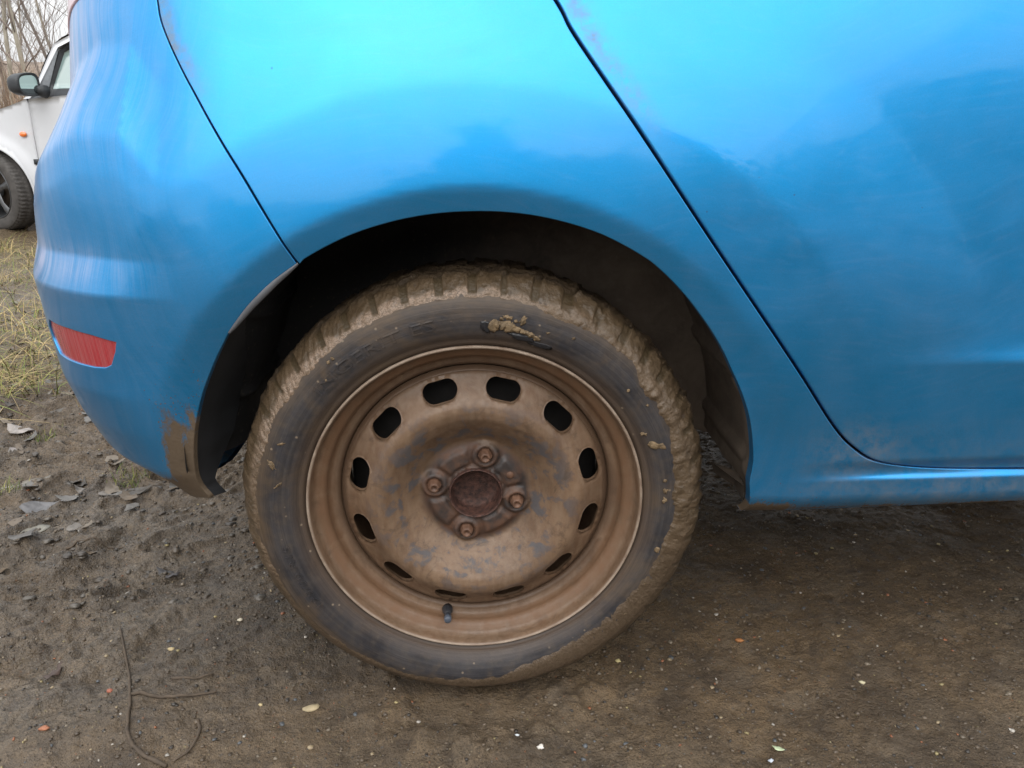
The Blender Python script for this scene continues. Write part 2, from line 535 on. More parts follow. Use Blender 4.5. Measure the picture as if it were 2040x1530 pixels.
def tri_region(poly, step, holes=(), coarse=None, rows=None):
    """triangulated flat region: returns points (boundary first), tris, number of outline points, hole outlines"""
    B = resample(poly, step)
    loops = [B] + [resample(h, step) for h in holes]
    lo, hi = B.min(0), B.max(0)
    gxs = np.arange(lo[0], hi[0], step); gys = np.arange(lo[1], hi[1], step * .866)
    gxx, gyy = np.meshgrid(gxs, gys, indexing='ij')
    gxx = gxx + (np.arange(len(gys)) % 2)[None, :] * step * .5
    P = np.stack([gxx.ravel(), gyy.ravel()], -1)
    if coarse is not None:
        P = P[coarse(P)]
    if rows is not None:      # extra fine rows where the pressing is tight
        x0, x1, zr = rows
        P = P[(P[:, 0] < x0) | (P[:, 0] > x1) | (P[:, 1] < min(zr) - .003) | (P[:, 1] > max(zr) + .003)]
        xs_ = np.r_[np.arange(x0, min(x1, 1.0), .004), np.arange(1.0, x1, .02)] if x1 > 1.0 else np.arange(x0, x1, .004)
        P = np.vstack([P] + [np.stack([xs_, np.full(len(xs_), z)], -1) for z in zr])
    P = P[inside(B, P)]
    P = P[dist_poly(B, P) > (step * .55 if rows is None else .0012)]
    for L in loops[1:]:
        P = P[~inside(L, P)]
        P = P[dist_poly(L, P) > step * .55]
    allp = np.vstack(loops + [P])
    edges = []; k = 0
    for L in loops:
        n = len(L); edges += [(k + i, k + (i + 1) % n) for i in range(n)]; k += n
    v2, e2, f2, ov, oe, of = delaunay_2d_cdt([Vector(p) for p in allp.tolist()], edges, [], 0, 1e-7)
    V = np.array([tuple(v) for v in v2])
    T = np.array([f for f in f2 if len(f) == 3])
    cen = V[T].mean(1)
    keep = inside(B, cen)
    for L in loops[1:]: keep &= ~inside(L, cen)
    T = T[keep]
    a, b_, c = V[T[:, 0]], V[T[:, 1]], V[T[:, 2]]
    ar = (b_[:, 0] - a[:, 0]) * (c[:, 1] - a[:, 1]) - (b_[:, 1] - a[:, 1]) * (c[:, 0] - a[:, 0])
    T[ar < 0] = T[ar < 0][:, ::-1]
    # map boundary loops to output indices
    omap = {}
    for i, ol in enumerate(ov):
        for q in ol: omap[q] = i
    lo_idx = []; k = 0
    for L in loops:
        lo_idx.append(np.array([omap[k + i] for i in range(len(L))])); k += len(L)
    return V, T, lo_idx

def dirt_attrs(s, z):
    th = (XC - s)
    gap1 = np.interp(z, [.333, .596, .646, .696, .754, .8215, .8553, .99], [-.10, -.183, -.210, -.236, -.271, -.317, -.331, -.36])
    gap2 = np.interp(z, [.342, .364, .395, .457, .5475, .629, .726, .78, .824, .853, .99], [.488, .452, .422, .377, .309, .248, .179, .140, .110, .094, 0.])
    dust = .40 * sstep(-.42, -.57, s) + .09 * sstep(-.2, -.38, s)
    dust = dust * (.30 + .70 * sstep(.675, .72, z) + .5 * sstep(.46, .34, z) * sstep(-.33, -.5, s))
    dust = dust + .26 * sstep(.69, .74, z) * sstep(-.37, -.47, s)
    dust = dust + .45 * np.exp(-((z - .585) / .02) ** 2) * sstep(-.30, -.50, s) + .05 * sstep(.45, .31, z)
    mudtone = sstep(.48, .36, z)
    # caked mud at the tip of the bumper and along its underside
    d1 = np.where((s < -.29), (z - .30) / .112 + np.clip(-.362 - s, 0, None) / .016, 9)
    mud = np.clip(1.25 - d1 * .75, -1, 1.3)
    mud = np.minimum(mud, 1.0 - np.clip(s + .318, 0, None) / .05)
    edge = .315 + .0 * s
    d2 = (z - (np.interp(s, [-.60, -.50, -.44, -.38, -.30], [.20, .262, .300, .315, .32]))) / .03
    mud = np.maximum(mud, np.where(s < -.28, .9 - d2, -1))
    d3 = np.hypot((s - .33) / .10, (z - .276) / .018)
    mud = np.maximum(mud, np.where(s > 0, .95 - d3 * .6, -1))
    mud = np.maximum(mud, np.where(s > .3, .62 - np.abs(z - .276) / .02, -1))
    mud = np.maximum(mud, np.where(s > .30, -.12 - np.hypot((s - .37) / .16, (z - .32) / .13) * .75, -1))
    mud = np.maximum(mud, np.where(s < -.28, -.12 - np.hypot((s + .36) / .12, (z - .38) / .12) * .75, -1))
    stain = np.clip(1.25 * np.exp(-((s - gap1 - .006) / .012) ** 2) * (s > gap1) * sstep(.745, .80, z), 0, 1)
    stain = stain + 1.0 * np.exp(-((s - gap2 - .018) / .012) ** 2) * (s > gap2) * sstep(.71, .76, z)
    stain = stain + .55 * np.exp(-((s - .455) / .05) ** 2 - ((z - .355) / .035) ** 2) + .25 * np.exp(-((z - .30) / .02) ** 2) * sstep(.3, .45, s)
    stain = stain + .16 * sstep(.42, .33, z) * sstep(.45, .55, s)
    return dict(dust=np.clip(dust, 0, 1), mud=mud, stain=np.clip(stain, 0, 1), mudtone=mudtone)

def panel(name, poly, mat, parent, step=.0075, rho=.0012, depth=.016, extra=0.0, holes=(), coarse=None, attrs=True, rows=None):
    V, T, loops = tri_region(poly, step, holes, coarse, rows)
    s, z = V[:, 0], V[:, 1]
    P = body_pt(s, z, extra); N = body_nrm(s, z)
    verts = [P]; nrms = [N]; faces = [tuple(t) for t in T.tolist()]; sz = [V]
    base = len(V)
    for li, L in enumerate(loops):
        q = V[L]
        tn = np.roll(q, -1, 0) - np.roll(q, 1, 0)
        tn /= np.linalg.norm(tn, axis=1, keepdims=True) + 1e-12
        area = .5 * np.sum(q[:, 0] * np.roll(q[:, 1], -1) - np.roll(q[:, 0], -1) * q[:, 1])
        out = np.stack([tn[:, 1], -tn[:, 0]], -1) * np.sign(area) * (1 if li == 0 else -1)
        ring_prev = L
        for ph, dd in ((rad(35), 0), (rad(70), 0), (rad(90), 0), (rad(90), depth)):
            q2 = q + out * rho * math.sin(ph)
            drop = rho * (1 - math.cos(ph)) + dd
            P2 = body_pt(q2[:, 0], q2[:, 1], extra - drop)
            N0 = body_nrm(q[:, 0], q[:, 1])
            o3 = body_pt(q[:, 0] + out[:, 0] * .002, q[:, 1] + out[:, 1] * .002) - body_pt(q[:, 0], q[:, 1])
            o3 /= np.linalg.norm(o3, axis=1, keepdims=True)
            N2 = N0 * math.cos(ph) + o3 * math.sin(ph)
            N2 /= np.linalg.norm(N2, axis=1, keepdims=True)
            verts.append(P2); nrms.append(N2); sz.append(q2)
            ring = np.arange(base, base + len(L)); base += len(L)
            n = len(L)
            for i in range(n):
                j = (i + 1) % n
                f = (ring_prev[i], ring[i], ring[j], ring_prev[j])
                if (area > 0) == (li == 0): pass
                else: f = f[::-1]
                faces.append(tuple(int(k) for k in f))
            ring_prev = ring
    P = np.vstack(verts); N = np.vstack(nrms); SZ = np.vstack(sz)
    return mesh_obj(name, P, faces, mat, parent, normals=N, uv=SZ, attrs=dirt_attrs(SZ[:, 0], SZ[:, 1]) if attrs else None)

WZ = .283
def arch_pts(a0, a1, n=60, r0=None):
    """wheel opening outline, angle in degrees seen from the side"""
    aa = np.linspace(a0, a1, n)
    rr = np.interp(aa, [-3.6, 6.2, 10.7, 21, 31.5, 44, 51.4, 57.5, 67.4, 80, 90, 101, 110, 120, 125.7, 132, 137.8, 141, 147, 153, 162, 168.7, 174.7, 176.7],
                   [.3374, .3344, .3403, .3454, .3475, .3555, .3614, .3660, .3675, .3662, .3648, .3647, .3648, .3634, .3629, .3605, .3566, .3538, .3508, .3493, .3465, .3446, .3425, .3331]) if r0 is None else r0
    return np.stack([rr * np.cos(np.radians(aa)), WZ + rr * np.sin(np.radians(aa))], -1)

car = empty('blue_car', (0, 0, 0))
tag(car, 'muddy metallic blue hatchback seen close up at its rear wheel and bumper', 'car')
GAP1 = catmull([(-.362, .99), (-.345, .90), (-.3314, .8553), (-.3264, .8384), (-.317, .8215), (-.2924, .7852), (-.2713, .754), (-.2363, .696), (-.2097, .6461), (-.1830, .5960)], 8)
GAP2 = catmull([(-.0, .99), (.045, .925), (.0944, .8534), (.1102, .8242), (.1403, .7805), (.1792, .7264), (.2483, .6294), (.3086, .5475), (.3766, .4572), (.4222, .3949), (.4516, .364), (.4877, .3424), (.5535, .3305), (.6729, .3262), (.76, .3257), (.87, .3255), (.98, .3255)], 8)
coarse_q = None

# rear bumper: from gap 1 round the corner to the back
arch_l = arch_pts(120.6, 176.7, 40)
tip = arch_l[-1]
g1 = GAP1[::-1]                                  # from arch up
g1 = g1[g1[:, 1] < .8705]
bot = np.array([tip, (-.36, .295), (-.40, .287), (-.45, .277), (-.52, .262), (-.62, .246), (-.80, .238), (-1.65, .238)])
top = np.array([(-1.65, .70), (-.90, .70), (-.76, .735), (-.68, .775), (-.62, .825), (-.5748, .8439), (-.5485, .8503), (-.5166, .8576), (-.4945, .8624), (-.470, .868)])
off = np.array([-.0024, 0])
poly_b = np.vstack([g1[::-1] + off, arch_l + [-.0002, 0], catmull(bot, 5)[1:], catmull(top, 5)])
def bump_keep(P):
    return (P[:, 0] > -.80) | ((np.round((P[:, 0] + 5) / .0075).astype(int) % 4 == 0) & (np.round(P[:, 1] / .0065).astype(int) % 3 == 0))
# reflector opening, in surface coordinates
REFL = np.array([(-.5245, .5125), (-.495, .5125), (-.4686, .5127), (-.4288, .511), (-.3935, .5064), (-.398, .4941), (-.4092, .4758), (-.4196, .4707), (-.4379, .4684), (-.466, .4676), (-.496, .4673), (-.5211, .4682), (-.534, .4835), (-.536, .500)])
bumper = panel('rear_bumper', poly_b, MAT['paint'], car, holes=[REFL], depth=.006, coarse=bump_keep)
cen = REFL.mean(0)
refl = panel('reflector', cen + (REFL - cen) * .985, MAT['redlens'], bumper, step=.006, extra=-.0022, depth=.01, rho=.002, attrs=False)
# quarter panel with sill
g1q = GAP1[::-1] + [.0025, 0]
arch_q = arch_pts(120.1, -3.6, 130)
poly_q = np.vstack([GAP1 + [.0025, 0], arch_q[1:], [(.336, .2645)], [(.400, .2672), (.471, .2705), (.6824, .2780), (.95, .2790), (2.1, .279), (2.1, .3234), (1.2, .3234)],
                    (GAP2[::-1] + [-.0026, -.0021])[:]])
def q_keep(P):
    return (P[:, 0] < .9) | (np.round(P[:, 0] / .0075).astype(int) % 5 == 0)
quarter = panel('quarter_panel', poly_q, MAT['paint'], car, depth=.014, coarse=q_keep, rows=(.37, 2.09, (.3215, .3190, .3165, .3140, .3115, .308, .304, .300, .296, .292, .288, .284, .280)))
# rear door and front door
poly_d = np.vstack([GAP2 + [.0026, .0021], [(.985, .45), (.98, .99)]])
def d_keep(P):
    return (P[:, 0] < 1.2) | (np.round(P[:, 0] / .0075).astype(int) % 4 == 0)
door = panel('rear_door', poly_d, MAT['paint'], car, rho=.0024, depth=.014, coarse=d_keep, rows=(.44, .97, (.3290, .3315, .334, .3365, .339, .3415, .344, .348, .353)))
panel('front_door', np.array([(.986, .99), (.991, .45), (.986, .3276), (2.1, .3276), (2.1, .99)]), MAT['paint'], car, step=.013, depth=.014)
# tail lamp and tailgate
panel('tail_lamp', np.array([(-.4675, .872), (-.493, .8665), (-.515, .8618), (-.548, .8545), (-.576, .848), (-.622, .829), (-.682, .779), (-.762, .739), (-.86, .71), (-.86, .99), (-.42, .99), (-.445, .92)]), MAT['lamp'], car, step=.012, rho=.003, depth=.015, extra=.002, attrs=False)
panel('upper_corner_panel', np.array([(-.464, .8745), (-.4415, .92), (-.416, .99), (-.366, .99), (-.352, .92), (-.338, .8745)]), MAT['paint'], car, step=.012)
panel('tailgate', np.array([(-.866, .99), (-.866, .706), (-1.65, .706), (-1.65, .99)]), MAT['paint'], car, step=.03)

# dark inner shell behind the gaps
def strip_shell():
    ss = np.linspace(-1.65, 2.1, 150); zz = np.linspace(.24, .99, 40)
    S, Z = np.meshgrid(ss, zz, indexing='ij')
    P = body_pt(S, Z, -.020).reshape(-1, 3)
    f = grid_faces(150, 40)
    cx = S.ravel()[f].mean(1); cz = Z.ravel()[f].mean(1)
    r = np.hypot(cx, cz - WZ)
    keep = (r > .385) & ~((cz < .335) & (cx < .36)) & ~((cx < .34) & (cx > 0) & (cz < .30)) & ~((cx < -.2) & (cz < .37))
    mesh_obj('body_shell', P, f[keep], MAT['black'], car)
strip_shell()

# roof, glasshouse and underbody: close the car
def box(name, lo, hi, mat, parent, bevel=0):
    x0, y0, z0 = lo; x1, y1, z1 = hi
    v = [(x0, y0, z0), (x1, y0, z0), (x1, y1, z0), (x0, y1, z0), (x0, y0, z1), (x1, y0, z1), (x1, y1, z1), (x0, y1, z1)]
    f = [(0, 3, 2, 1), (4, 5, 6, 7), (0, 1, 5, 4), (1, 2, 6, 5), (2, 3, 7, 6), (3, 0, 4, 7)]
    o = mesh_obj(name, v, f, mat, parent, smooth=False)
    if bevel:
        m = o.modifiers.new('bevel', 'BEVEL'); m.width = bevel; m.segments = 3
    return o
# side window band, roof
v = []; f = []
def loftpoly(name, secs, mat, closed=True):
    n = len(secs[0]); vv = [p for s_ in secs for p in s_]
    ff = []
    for k in range(len(secs) - 1):
        for i in range(n if closed else n - 1):
            j = (i + 1) % n
            ff.append((k * n + i, k * n + j, (k + 1) * n + j, (k + 1) * n + i))
    return mesh_obj(name, vv, ff, mat, car)
yb, yt = .075, .20
ring = lambda x0, x1, y0, y1, z: [(x0, y0, z), (x1, y0, z), (x1, y1, z), (x0, y1, z)]
loftpoly('side_window', [ring(-.33, 2.1, .03, 1.61, .985), ring(-.10, 1.9, .21, 1.43, 1.36)], MAT['glass'])
loftpoly('roof', [ring(-.12, 1.95, .20, 1.44, 1.362), ring(-.02, 1.85, .26, 1.38, 1.42), ring(.3, 1.5, .6, 1.0, 1.44), ring(.8, 1.0, .78, .82, 1.442)], MAT['paint'])
box('belt_deck', (-.40, .02, .965), (2.1, 1.64, .987), MAT['black'], car)
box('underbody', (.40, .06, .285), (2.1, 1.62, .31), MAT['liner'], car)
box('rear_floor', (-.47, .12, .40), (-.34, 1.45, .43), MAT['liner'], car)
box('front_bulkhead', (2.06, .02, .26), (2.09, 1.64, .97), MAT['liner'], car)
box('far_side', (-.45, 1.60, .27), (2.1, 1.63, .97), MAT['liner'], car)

# wheel arch liner: inner drum with stepped pleats
def liner():
    aa = np.radians(np.linspace(-1.0, 170, 180)); yy = np.linspace(-.008, .25, 30)
    A, Y = np.meshgrid(aa, yy, indexing='ij')
    ad = np.degrees(A)
    r = np.interp(ad, [-6, 0, 8, 20, 32, 45, 60, 90, 120, 140, 150, 160, 170], [.345, .345, .348, .352, .358, .366, .373, .373, .373, .366, .360, .356, .345])
    r = r + .010 * sstep(.03, .05, Y) * (ad < 120) + .006 * (np.sin(ad * .33) > .93) * sstep(.02, .04, Y) * -1
    r = r + .002 * fbm(A * 8, Y * 20, 2, 9)
    r = r - sstep(120, 150, ad) * .045 * sstep(.0, .12, Y)
    P = np.stack([r * np.cos(A), Y, WZ + r * np.sin(A)], -1).reshape(-1, 3)
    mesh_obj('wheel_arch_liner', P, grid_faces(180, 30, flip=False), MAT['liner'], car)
    # inner wall
    n = 60; a2 = np.radians(np.linspace(-4, 168, n)); vv = [(0, .25, WZ + .10)]
    for a in a2: vv.append((.39 * math.cos(a), .25, WZ + .39 * math.sin(a)))
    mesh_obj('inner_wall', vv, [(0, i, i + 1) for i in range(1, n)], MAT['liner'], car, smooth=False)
liner()
# return flange of the bumper, black plastic, turning inwards behind the opening
def flange():
    aa = np.linspace(134, 176.7, 60); e = arch_pts(134, 176.7, 60)
    cols_ = []
    for k, t in enumerate(np.linspace(0, 1, 8)):
        sh = np.interp(aa, [132, 142, 150, 160, 168, 173], [.01, .05, .085, .085, .055, .02])
        dx = t * np.interp(aa, [132, 150, 165, 173], [.0, .025, .028, .012])
        x = e[:, 0] + .0005 + dx * (t ** .6 if t > 0 else 0)
        base = body_pt(e[:, 0], e[:, 1], -.003)
        P = base.copy(); P[:, 0] += dx; P[:, 1] += t * sh
        P[:, 2] += -.004 * t
        cols_.append(P)
    P = np.stack(cols_, 1).reshape(-1, 3)
    o = mesh_obj('bumper_flange', P, grid_faces(60, 8), MAT['flange'], bumper)
flange()
# grey edging strip on the bumper side of the opening
def edging():
    n = 40; aa = np.linspace(120.2, 138.0, n); e = arch_pts(120.2, 138.0, n)
    c = np.array([0, WZ]); d = e - c; d /= np.linalg.norm(d, axis=1, keepdims=True)
    w = .0080 * np.sin(np.linspace(.12, PI - .12, n)) ** .5
    secs = []
    for (a_, ex) in ((-.0005, -.004), (-.0008, .0005), (-.15, .0018), (-.85, .0012), (-1.0, -.001), (-1.0, -.006)):
        q = e + d * (w * a_ if abs(a_) > .01 else a_)[:, None] if not np.isscalar(w * a_ if abs(a_) > .01 else a_) else e + d * a_
        secs.append(body_pt(q[:, 0], q[:, 1], ex))
    P = np.stack(secs, 1)
    mesh_obj('arch_edging', P.reshape(-1, 3), grid_faces(n, 6, flip=True), MAT['trimgrey'], bumper)
edging()
# muddy jacking bracket at the front corner of the opening
mesh_obj('sill_bracket', [(.331, -.012, .306), (.334, .03, .306), (.309, .055, .308), (.331, -.012, .286), (.334, .03, .285), (.314, .055, .292)], [(0, 1, 4, 3), (1, 2, 5, 4), (0, 2, 1)], MAT['dirtmetal'], car, smooth=False)

# ------------------------------------------------------------------ rear wheel
wheel = empty('wheel', (0, 0, WZ)); wheel.parent = car

def revolve(name, prof, mat, parent, n=240, yfun=None, closed=False, attrs=None):
    prof = np.asarray(prof, float)
    a = np.linspace(0, 2 * PI, n, endpoint=False)
    A = a[:, None]; r = prof[None, :, 0]; y = prof[None, :, 1] + 0 * A
    P = np.stack([r * np.cos(A), y, r * np.sin(A)], -1).reshape(-1, 3)
    return mesh_obj(name, P, grid_faces(n, len(prof), wrap_u=True), mat, parent)

def rust_rim():
    b = NB('muddy_steel_wheel'); o = b.obj()
    sep = b.n('SeparateXYZ'); b.l(o, sep.inputs[0])
    r = b.math('SQRT', b.math('ADD', b.math('MULTIPLY', sep.outputs[0], sep.outputs[0]), b.math('MULTIPLY', sep.outputs[2], sep.outputs[2])))
    n1 = b.noise(o, 14, 5, .6, .3); n2 = b.noise(o, 45, 5, .6, .4); n3 = b.noise(o, 260, 3)
    c = b.mix(b.mr(n1, .35, .65), (.088, .053, .031), (.185, .116, .070))
    c = b.mix(b.mr(n2, .35, .65, 0, .8), c, (.115, .060, .030))
    # worn patches where dark steel-blue shows, round the middle
    pat = b.math('MULTIPLY', b.mr(n2, .51, .60), b.math('MULTIPLY', b.mr(r, .03, .065), b.mr(r, .142, .105)), clamp=True)
    pat = b.math('MULTIPLY', pat, .85)
    c = b.mix(b.mr(b.noise(b.scale(o, (1, 1, .25)), 120, 4, .6), .35, .75, 0, .35), c, (.25, .18, .125))
    c = b.mix(pat, c, (.070, .070, .076))
    c = b.mix(b.mr(b.noise(o, 30, 6, .75, 1.0), .54, .68, 0, .6), c, (.060, .038, .024))
    # hub face and bores darker and rustier
    hub = b.mr(r, .074, .064)
    hubc = b.mix(b.mr(n2, .35, .65), (.036, .029, .027), (.105, .052, .030))
    c = b.mix(hub, c, hubc)
    # outer well: dark brown ring in the groove, rust ring outside it
    rings = b.math('ADD', r, b.math('MULTIPLY', n1, .010))
    w1 = b.math('MULTIPLY', b.mr(rings, .166, .172), b.mr(rings, .186, .180), clamp=True)
    c = b.mix(b.math('MULTIPLY', w1, .7), c, (.085, .050, .030))
    w2 = b.math('MULTIPLY', b.mr(rings, .186, .192), b.mr(rings, .206, .200), clamp=True)
    c = b.mix(b.math('MULTIPLY', w2, b.mr(n2, .3, .65, .3, .95)), c, (.150, .080, .042))
    lip = b.mr(r, .2035, .2050)
    c = b.mix(lip, c, b.mix(b.mr(n2, .3, .7), (.17, .115, .08), (.33, .26, .20)))
    nb = b.bump(n3, .0006, .6); nb = b.bump(n2, .0015, .4, nb)
    return b.done(b.bsdf(Base_Color=c, Roughness=b.mr(n2, .3, .7, .42, .66), Normal=nb, Specular_IOR_Level=.45))
MAT['rim'] = rust_rim()
MAT['nut'] = simple('rusty_nut', (.115, .058, .034), .6, var=.5, scale=90, bump=.0004)
MAT['hub'] = simple('rusty_hub', (.060, .026, .018), .6, var=.95, scale=150, bump=.0015)

NUTA = 1.3285 + np.array([0, 1, 2, 3]) * PI / 2
def disc_y(r, a):
    y = np.interp(r, [.030, .062, .067, .072, .080, .090, .100, .112, .122, .130, .136, .142, .148, .156, .164, .170],
                  [.041, .041, .043, .0425, .036, .027, .018, .010, .0075, .0085, .0125, .0185, .0240, .0300, .0350, .0385])
    x, z = r * np.cos(a), r * np.sin(a)
    # stamped hub face: ridges between studs, bosses round the studs
    for k in range(4):
        nx, nz = .054 * math.cos(NUTA[k]), .054 * math.sin(NUTA[k])
        d = np.hypot(x - nx, z - nz)
        y = y - .0085 * sstep(.019, .0145, d) + .007 * sstep(.0115, .0085, d)
        mid = NUTA[k] + PI / 4
        da = np.abs((a - mid + PI) % (2 * PI) - PI)
        y = y - .0050 * sstep(.42, .30, da) * sstep(.038, .041, r) * sstep(.062, .058, r)
    y = y - .004 * sstep(.037, .0355, r)
    # faint radial stiffening on the crown
    y = y - .0012 * np.cos(4 * (a - NUTA[0] )) * sstep(.07, .09, r) * sstep(.13, .11, r)
    return y

# disc: triangulated ring with 12 real slots
def slot_poly(a, r=.1485, L=.0215, W=.0118, n=12):
    pts = []
    for sgn in (1, -1):
        for k in range(n + 1):
            t = -PI / 2 + PI * k / n
            u = sgn * ((L - W) + W * math.cos(t)); v_ = sgn * W * math.sin(t)
            pts.append((u, v_))
    pts = np.array(pts)
    rr = r + pts[:, 1]; an = a + pts[:, 0] / r
    return np.stack([rr * np.cos(an), rr * np.sin(an)], -1)
SL = [np.radians(105 - 30 * k) + .0138 for k in range(12)]
def wheel_disc():
    ns = 200; t = np.linspace(0, 2 * PI, ns, endpoint=False)
    outer = np.stack([.1655 * np.cos(t), .1655 * np.sin(t)], -1)
    ti = np.linspace(0, 2 * PI, 90, endpoint=False)
    inner = np.stack([.0325 * np.cos(ti), .0325 * np.sin(ti)], -1)
    holes = [inner] + [slot_poly(a) for a in SL]
    V, T, loops = tri_region(outer, .0034, holes)
    r = np.hypot(V[:, 0], V[:, 1]); a = np.arctan2(V[:, 1], V[:, 0])
    y = disc_y(r, a)
    # slot rims turned slightly inwards
    for h in holes[1:]:
        near = np.hypot(V[:, 0] - h[:, 0].mean(), V[:, 1] - h[:, 1].mean()) < .035
        d = dist_poly(h, V[near]); y[near] += .0016 * np.exp(-(d / .0022) ** 2)
    P = np.stack([V[:, 0], y, V[:, 1]], -1)
    verts = [P]; faces = [tuple(x) for x in T.tolist()]; base = len(P)
    for li, L in enumerate(loops):
        prev = L
        for dd, sh in ((.0012, .0004), (.006, .0006)):
            Q = P[L].copy(); Q[:, 1] += dd
            verts.append(Q); ring_ = np.arange(base, base + len(L)); base += len(L)
            for i in range(len(L)):
                j = (i + 1) % len(L)
                fc = (prev[i], ring_[i], ring_[j], prev[j])
                faces.append(tuple(int(q) for q in (fc if li == 0 else fc[::-1])))
            prev = ring_
    return mesh_obj('wheel_disc', np.vstack(verts), faces, MAT['rim'], rim)
rim_prof = catmull([(.2050, .0100), (.2068, .0060), (.2078, .0015), (.2070, -.0010), (.2055, -.0012), (.2040, .0005), (.2028, .0050), (.2020, .0110), (.1995, .0165),
                    (.1945, .0195), (.1900, .0225), (.1872, .0270), (.1862, .0320), (.1835, .0370), (.1790, .0392), (.1755, .0400), (.1725, .0430), (.1705, .0480), (.1685, .0560), (.1680, .09), (.170, .13), (.190, .17), (.2075, .185)], 5)
rim = revolve('rim', rim_prof, MAT['rim'], wheel, 260)
wheel_disc()
# weld fillet ring between disc and barrel
revolve('rim_groove', catmull([(.163, .0390), (.1655, .0375), (.168, .040), (.1705, .0445)], 4), MAT['rim'], rim, 200)

# hub with bore cup
revolve('hub_cap', catmull([(.0345, .050), (.0345, .040), (.0342, .034), (.0335, .0325), (.0325, .0330), (.0318, .036), (.0312, .046), (.0300, .056), (.024, .0610), (.012, .0625), (.0002, .063)], 6), MAT['hub'], wheel, 90)
revolve('brake_drum', [(.0002, .085), (.10, .085), (.128, .088), (.158, .094), (.164, .10), (.164, .15)], simple('brake_drum_iron', (.012, .010, .009), .8, var=.5), wheel, 80)

def stud(k):
    a = NUTA[k]; cx, cz = .054 * math.cos(a), .054 * math.sin(a)
    # hexagonal flanged nut with domed end
    vv = []; ff = []
    prof = [(.0105, .0420, 0), (.0105, .0395, 0), (.0085, .0375, 1), (.0078, .0310, 1), (.0068, .0280, 0.6), (.0060, .0262, 0), (.0052, .0254, 0), (.0034, .0258, 0), (.0030, .0272, 0), (.0002, .0275, 0)]
    n = 36
    for (r_, y_, hx_) in prof:
        for i in range(n):
            t = 2 * PI * i / n
            hexr = math.cos(PI / 6) / math.cos(((t + k) % (PI / 3)) - PI / 6)
            rr = r_ * (1 - hx_ + hx_ * hexr * 1.08)
            vv.append((cx + rr * math.cos(t), y_, cz + rr * math.sin(t)))
    return mesh_obj('lug_nut', vv, grid_faces(len(prof), n, flip=True).tolist() + [(j * n + n - 1, (j + 1) * n + n - 1, (j + 1) * n, j * n) for j in range(len(prof) - 1)], MAT['nut'], wheel)
for k in range(4): stud(k)
# small locating screw on the hub face
revolve_pts = [(.0045, .0405), (.0045, .0345), (.0035, .0338), (.0002, .0338)]
o = revolve('locating_screw', revolve_pts, MAT['nut'], wheel, 20); o.location = (.044 , .0, .024)
# valve stem
def tube(name, pts, rads, mat, parent=None, n=10, smooth=True):
    pts = [Vector(p) for p in pts]; vv = []; ff = []
    prev = None
    for i, p in enumerate(pts):
        d = (pts[min(i + 1, len(pts) - 1)] - pts[max(i - 1, 0)]).normalized()
        up = Vector((0, 0, 1)) if abs(d.z) < .9 else Vector((1, 0, 0))
        a = d.cross(up).normalized(); b_ = d.cross(a)
        for k in range(n):
            t = 2 * PI * k / n
            q = p + (a * math.cos(t) + b_ * math.sin(t)) * rads[i]
            vv.append(tuple(q))
    for i in range(len(pts) - 1):
        for k in range(n):
            k2 = (k + 1) % n
            ff.append((i * n + k, i * n + k2, (i + 1) * n + k2, (i + 1) * n + k))
    ff.append(tuple(range(n))[::-1]); ff.append(tuple((len(pts) - 1) * n + k for k in range(n)))
    return mesh_obj(name, vv, ff, mat, parent, smooth)
va = rad(-103.5); vr = .178
vp = lambda r_, y_: (r_ * math.cos(va), y_, r_ * math.sin(va))
valve = tube('valve_stem', [vp(.181, .040), vp(.179, .032), vp(.1775, .026), vp(.176, .016)], [.0075, .0068, .0050, .0044], MAT['rubber'], wheel, 14)
tube('valve_cap', [vp(.1762, .0175), vp(.1752, .010), vp(.1750, .0055), vp(.1750, .0048)], [.0048, .0050, .0046, .0030], simple('valve_cap_grey', (.06, .07, .09), .4), valve, 14)

# ---- tyre
TP = np.array([(.2045, .0110), (.2062, .0060), (.2085, .0025), (.2110, .0000), (.2128, -.0014), (.2136, -.0006), (.2150, -.0010), (.2160, -.0028), (.2170, -.0022), (.2200, -.0050), (.2240, -.0074), (.2300, -.0095),
               (.2370, -.0106), (.2440, -.0108), (.2452, -.0114), (.2460, -.0106), (.2530, -.0098), (.2590, -.0080), (.2625, -.0066), (.2640, -.0062), (.2650, -.0045), (.2700, -.0012), (.2740, .0028), (.2780, .0075), (.2815, .0130),
               (.2845, .0200), (.2862, .0280), (.2874, .0380), (.2872, .0500), (.2858, .0650), (.2836, .0860), (.2822, .1070), (.2810, .122), (.2800, .134), (.2785, .144), (.2765, .152), (.2730, .1645), (.2700, .173), (.2590, .180), (.2370, .1826), (.2200, .177), (.2060, .166)])
seg = np.linalg.norm(np.diff(TP, axis=0), axis=1); cl = np.r_[0, np.cumsum(seg)]
NP_ = 96
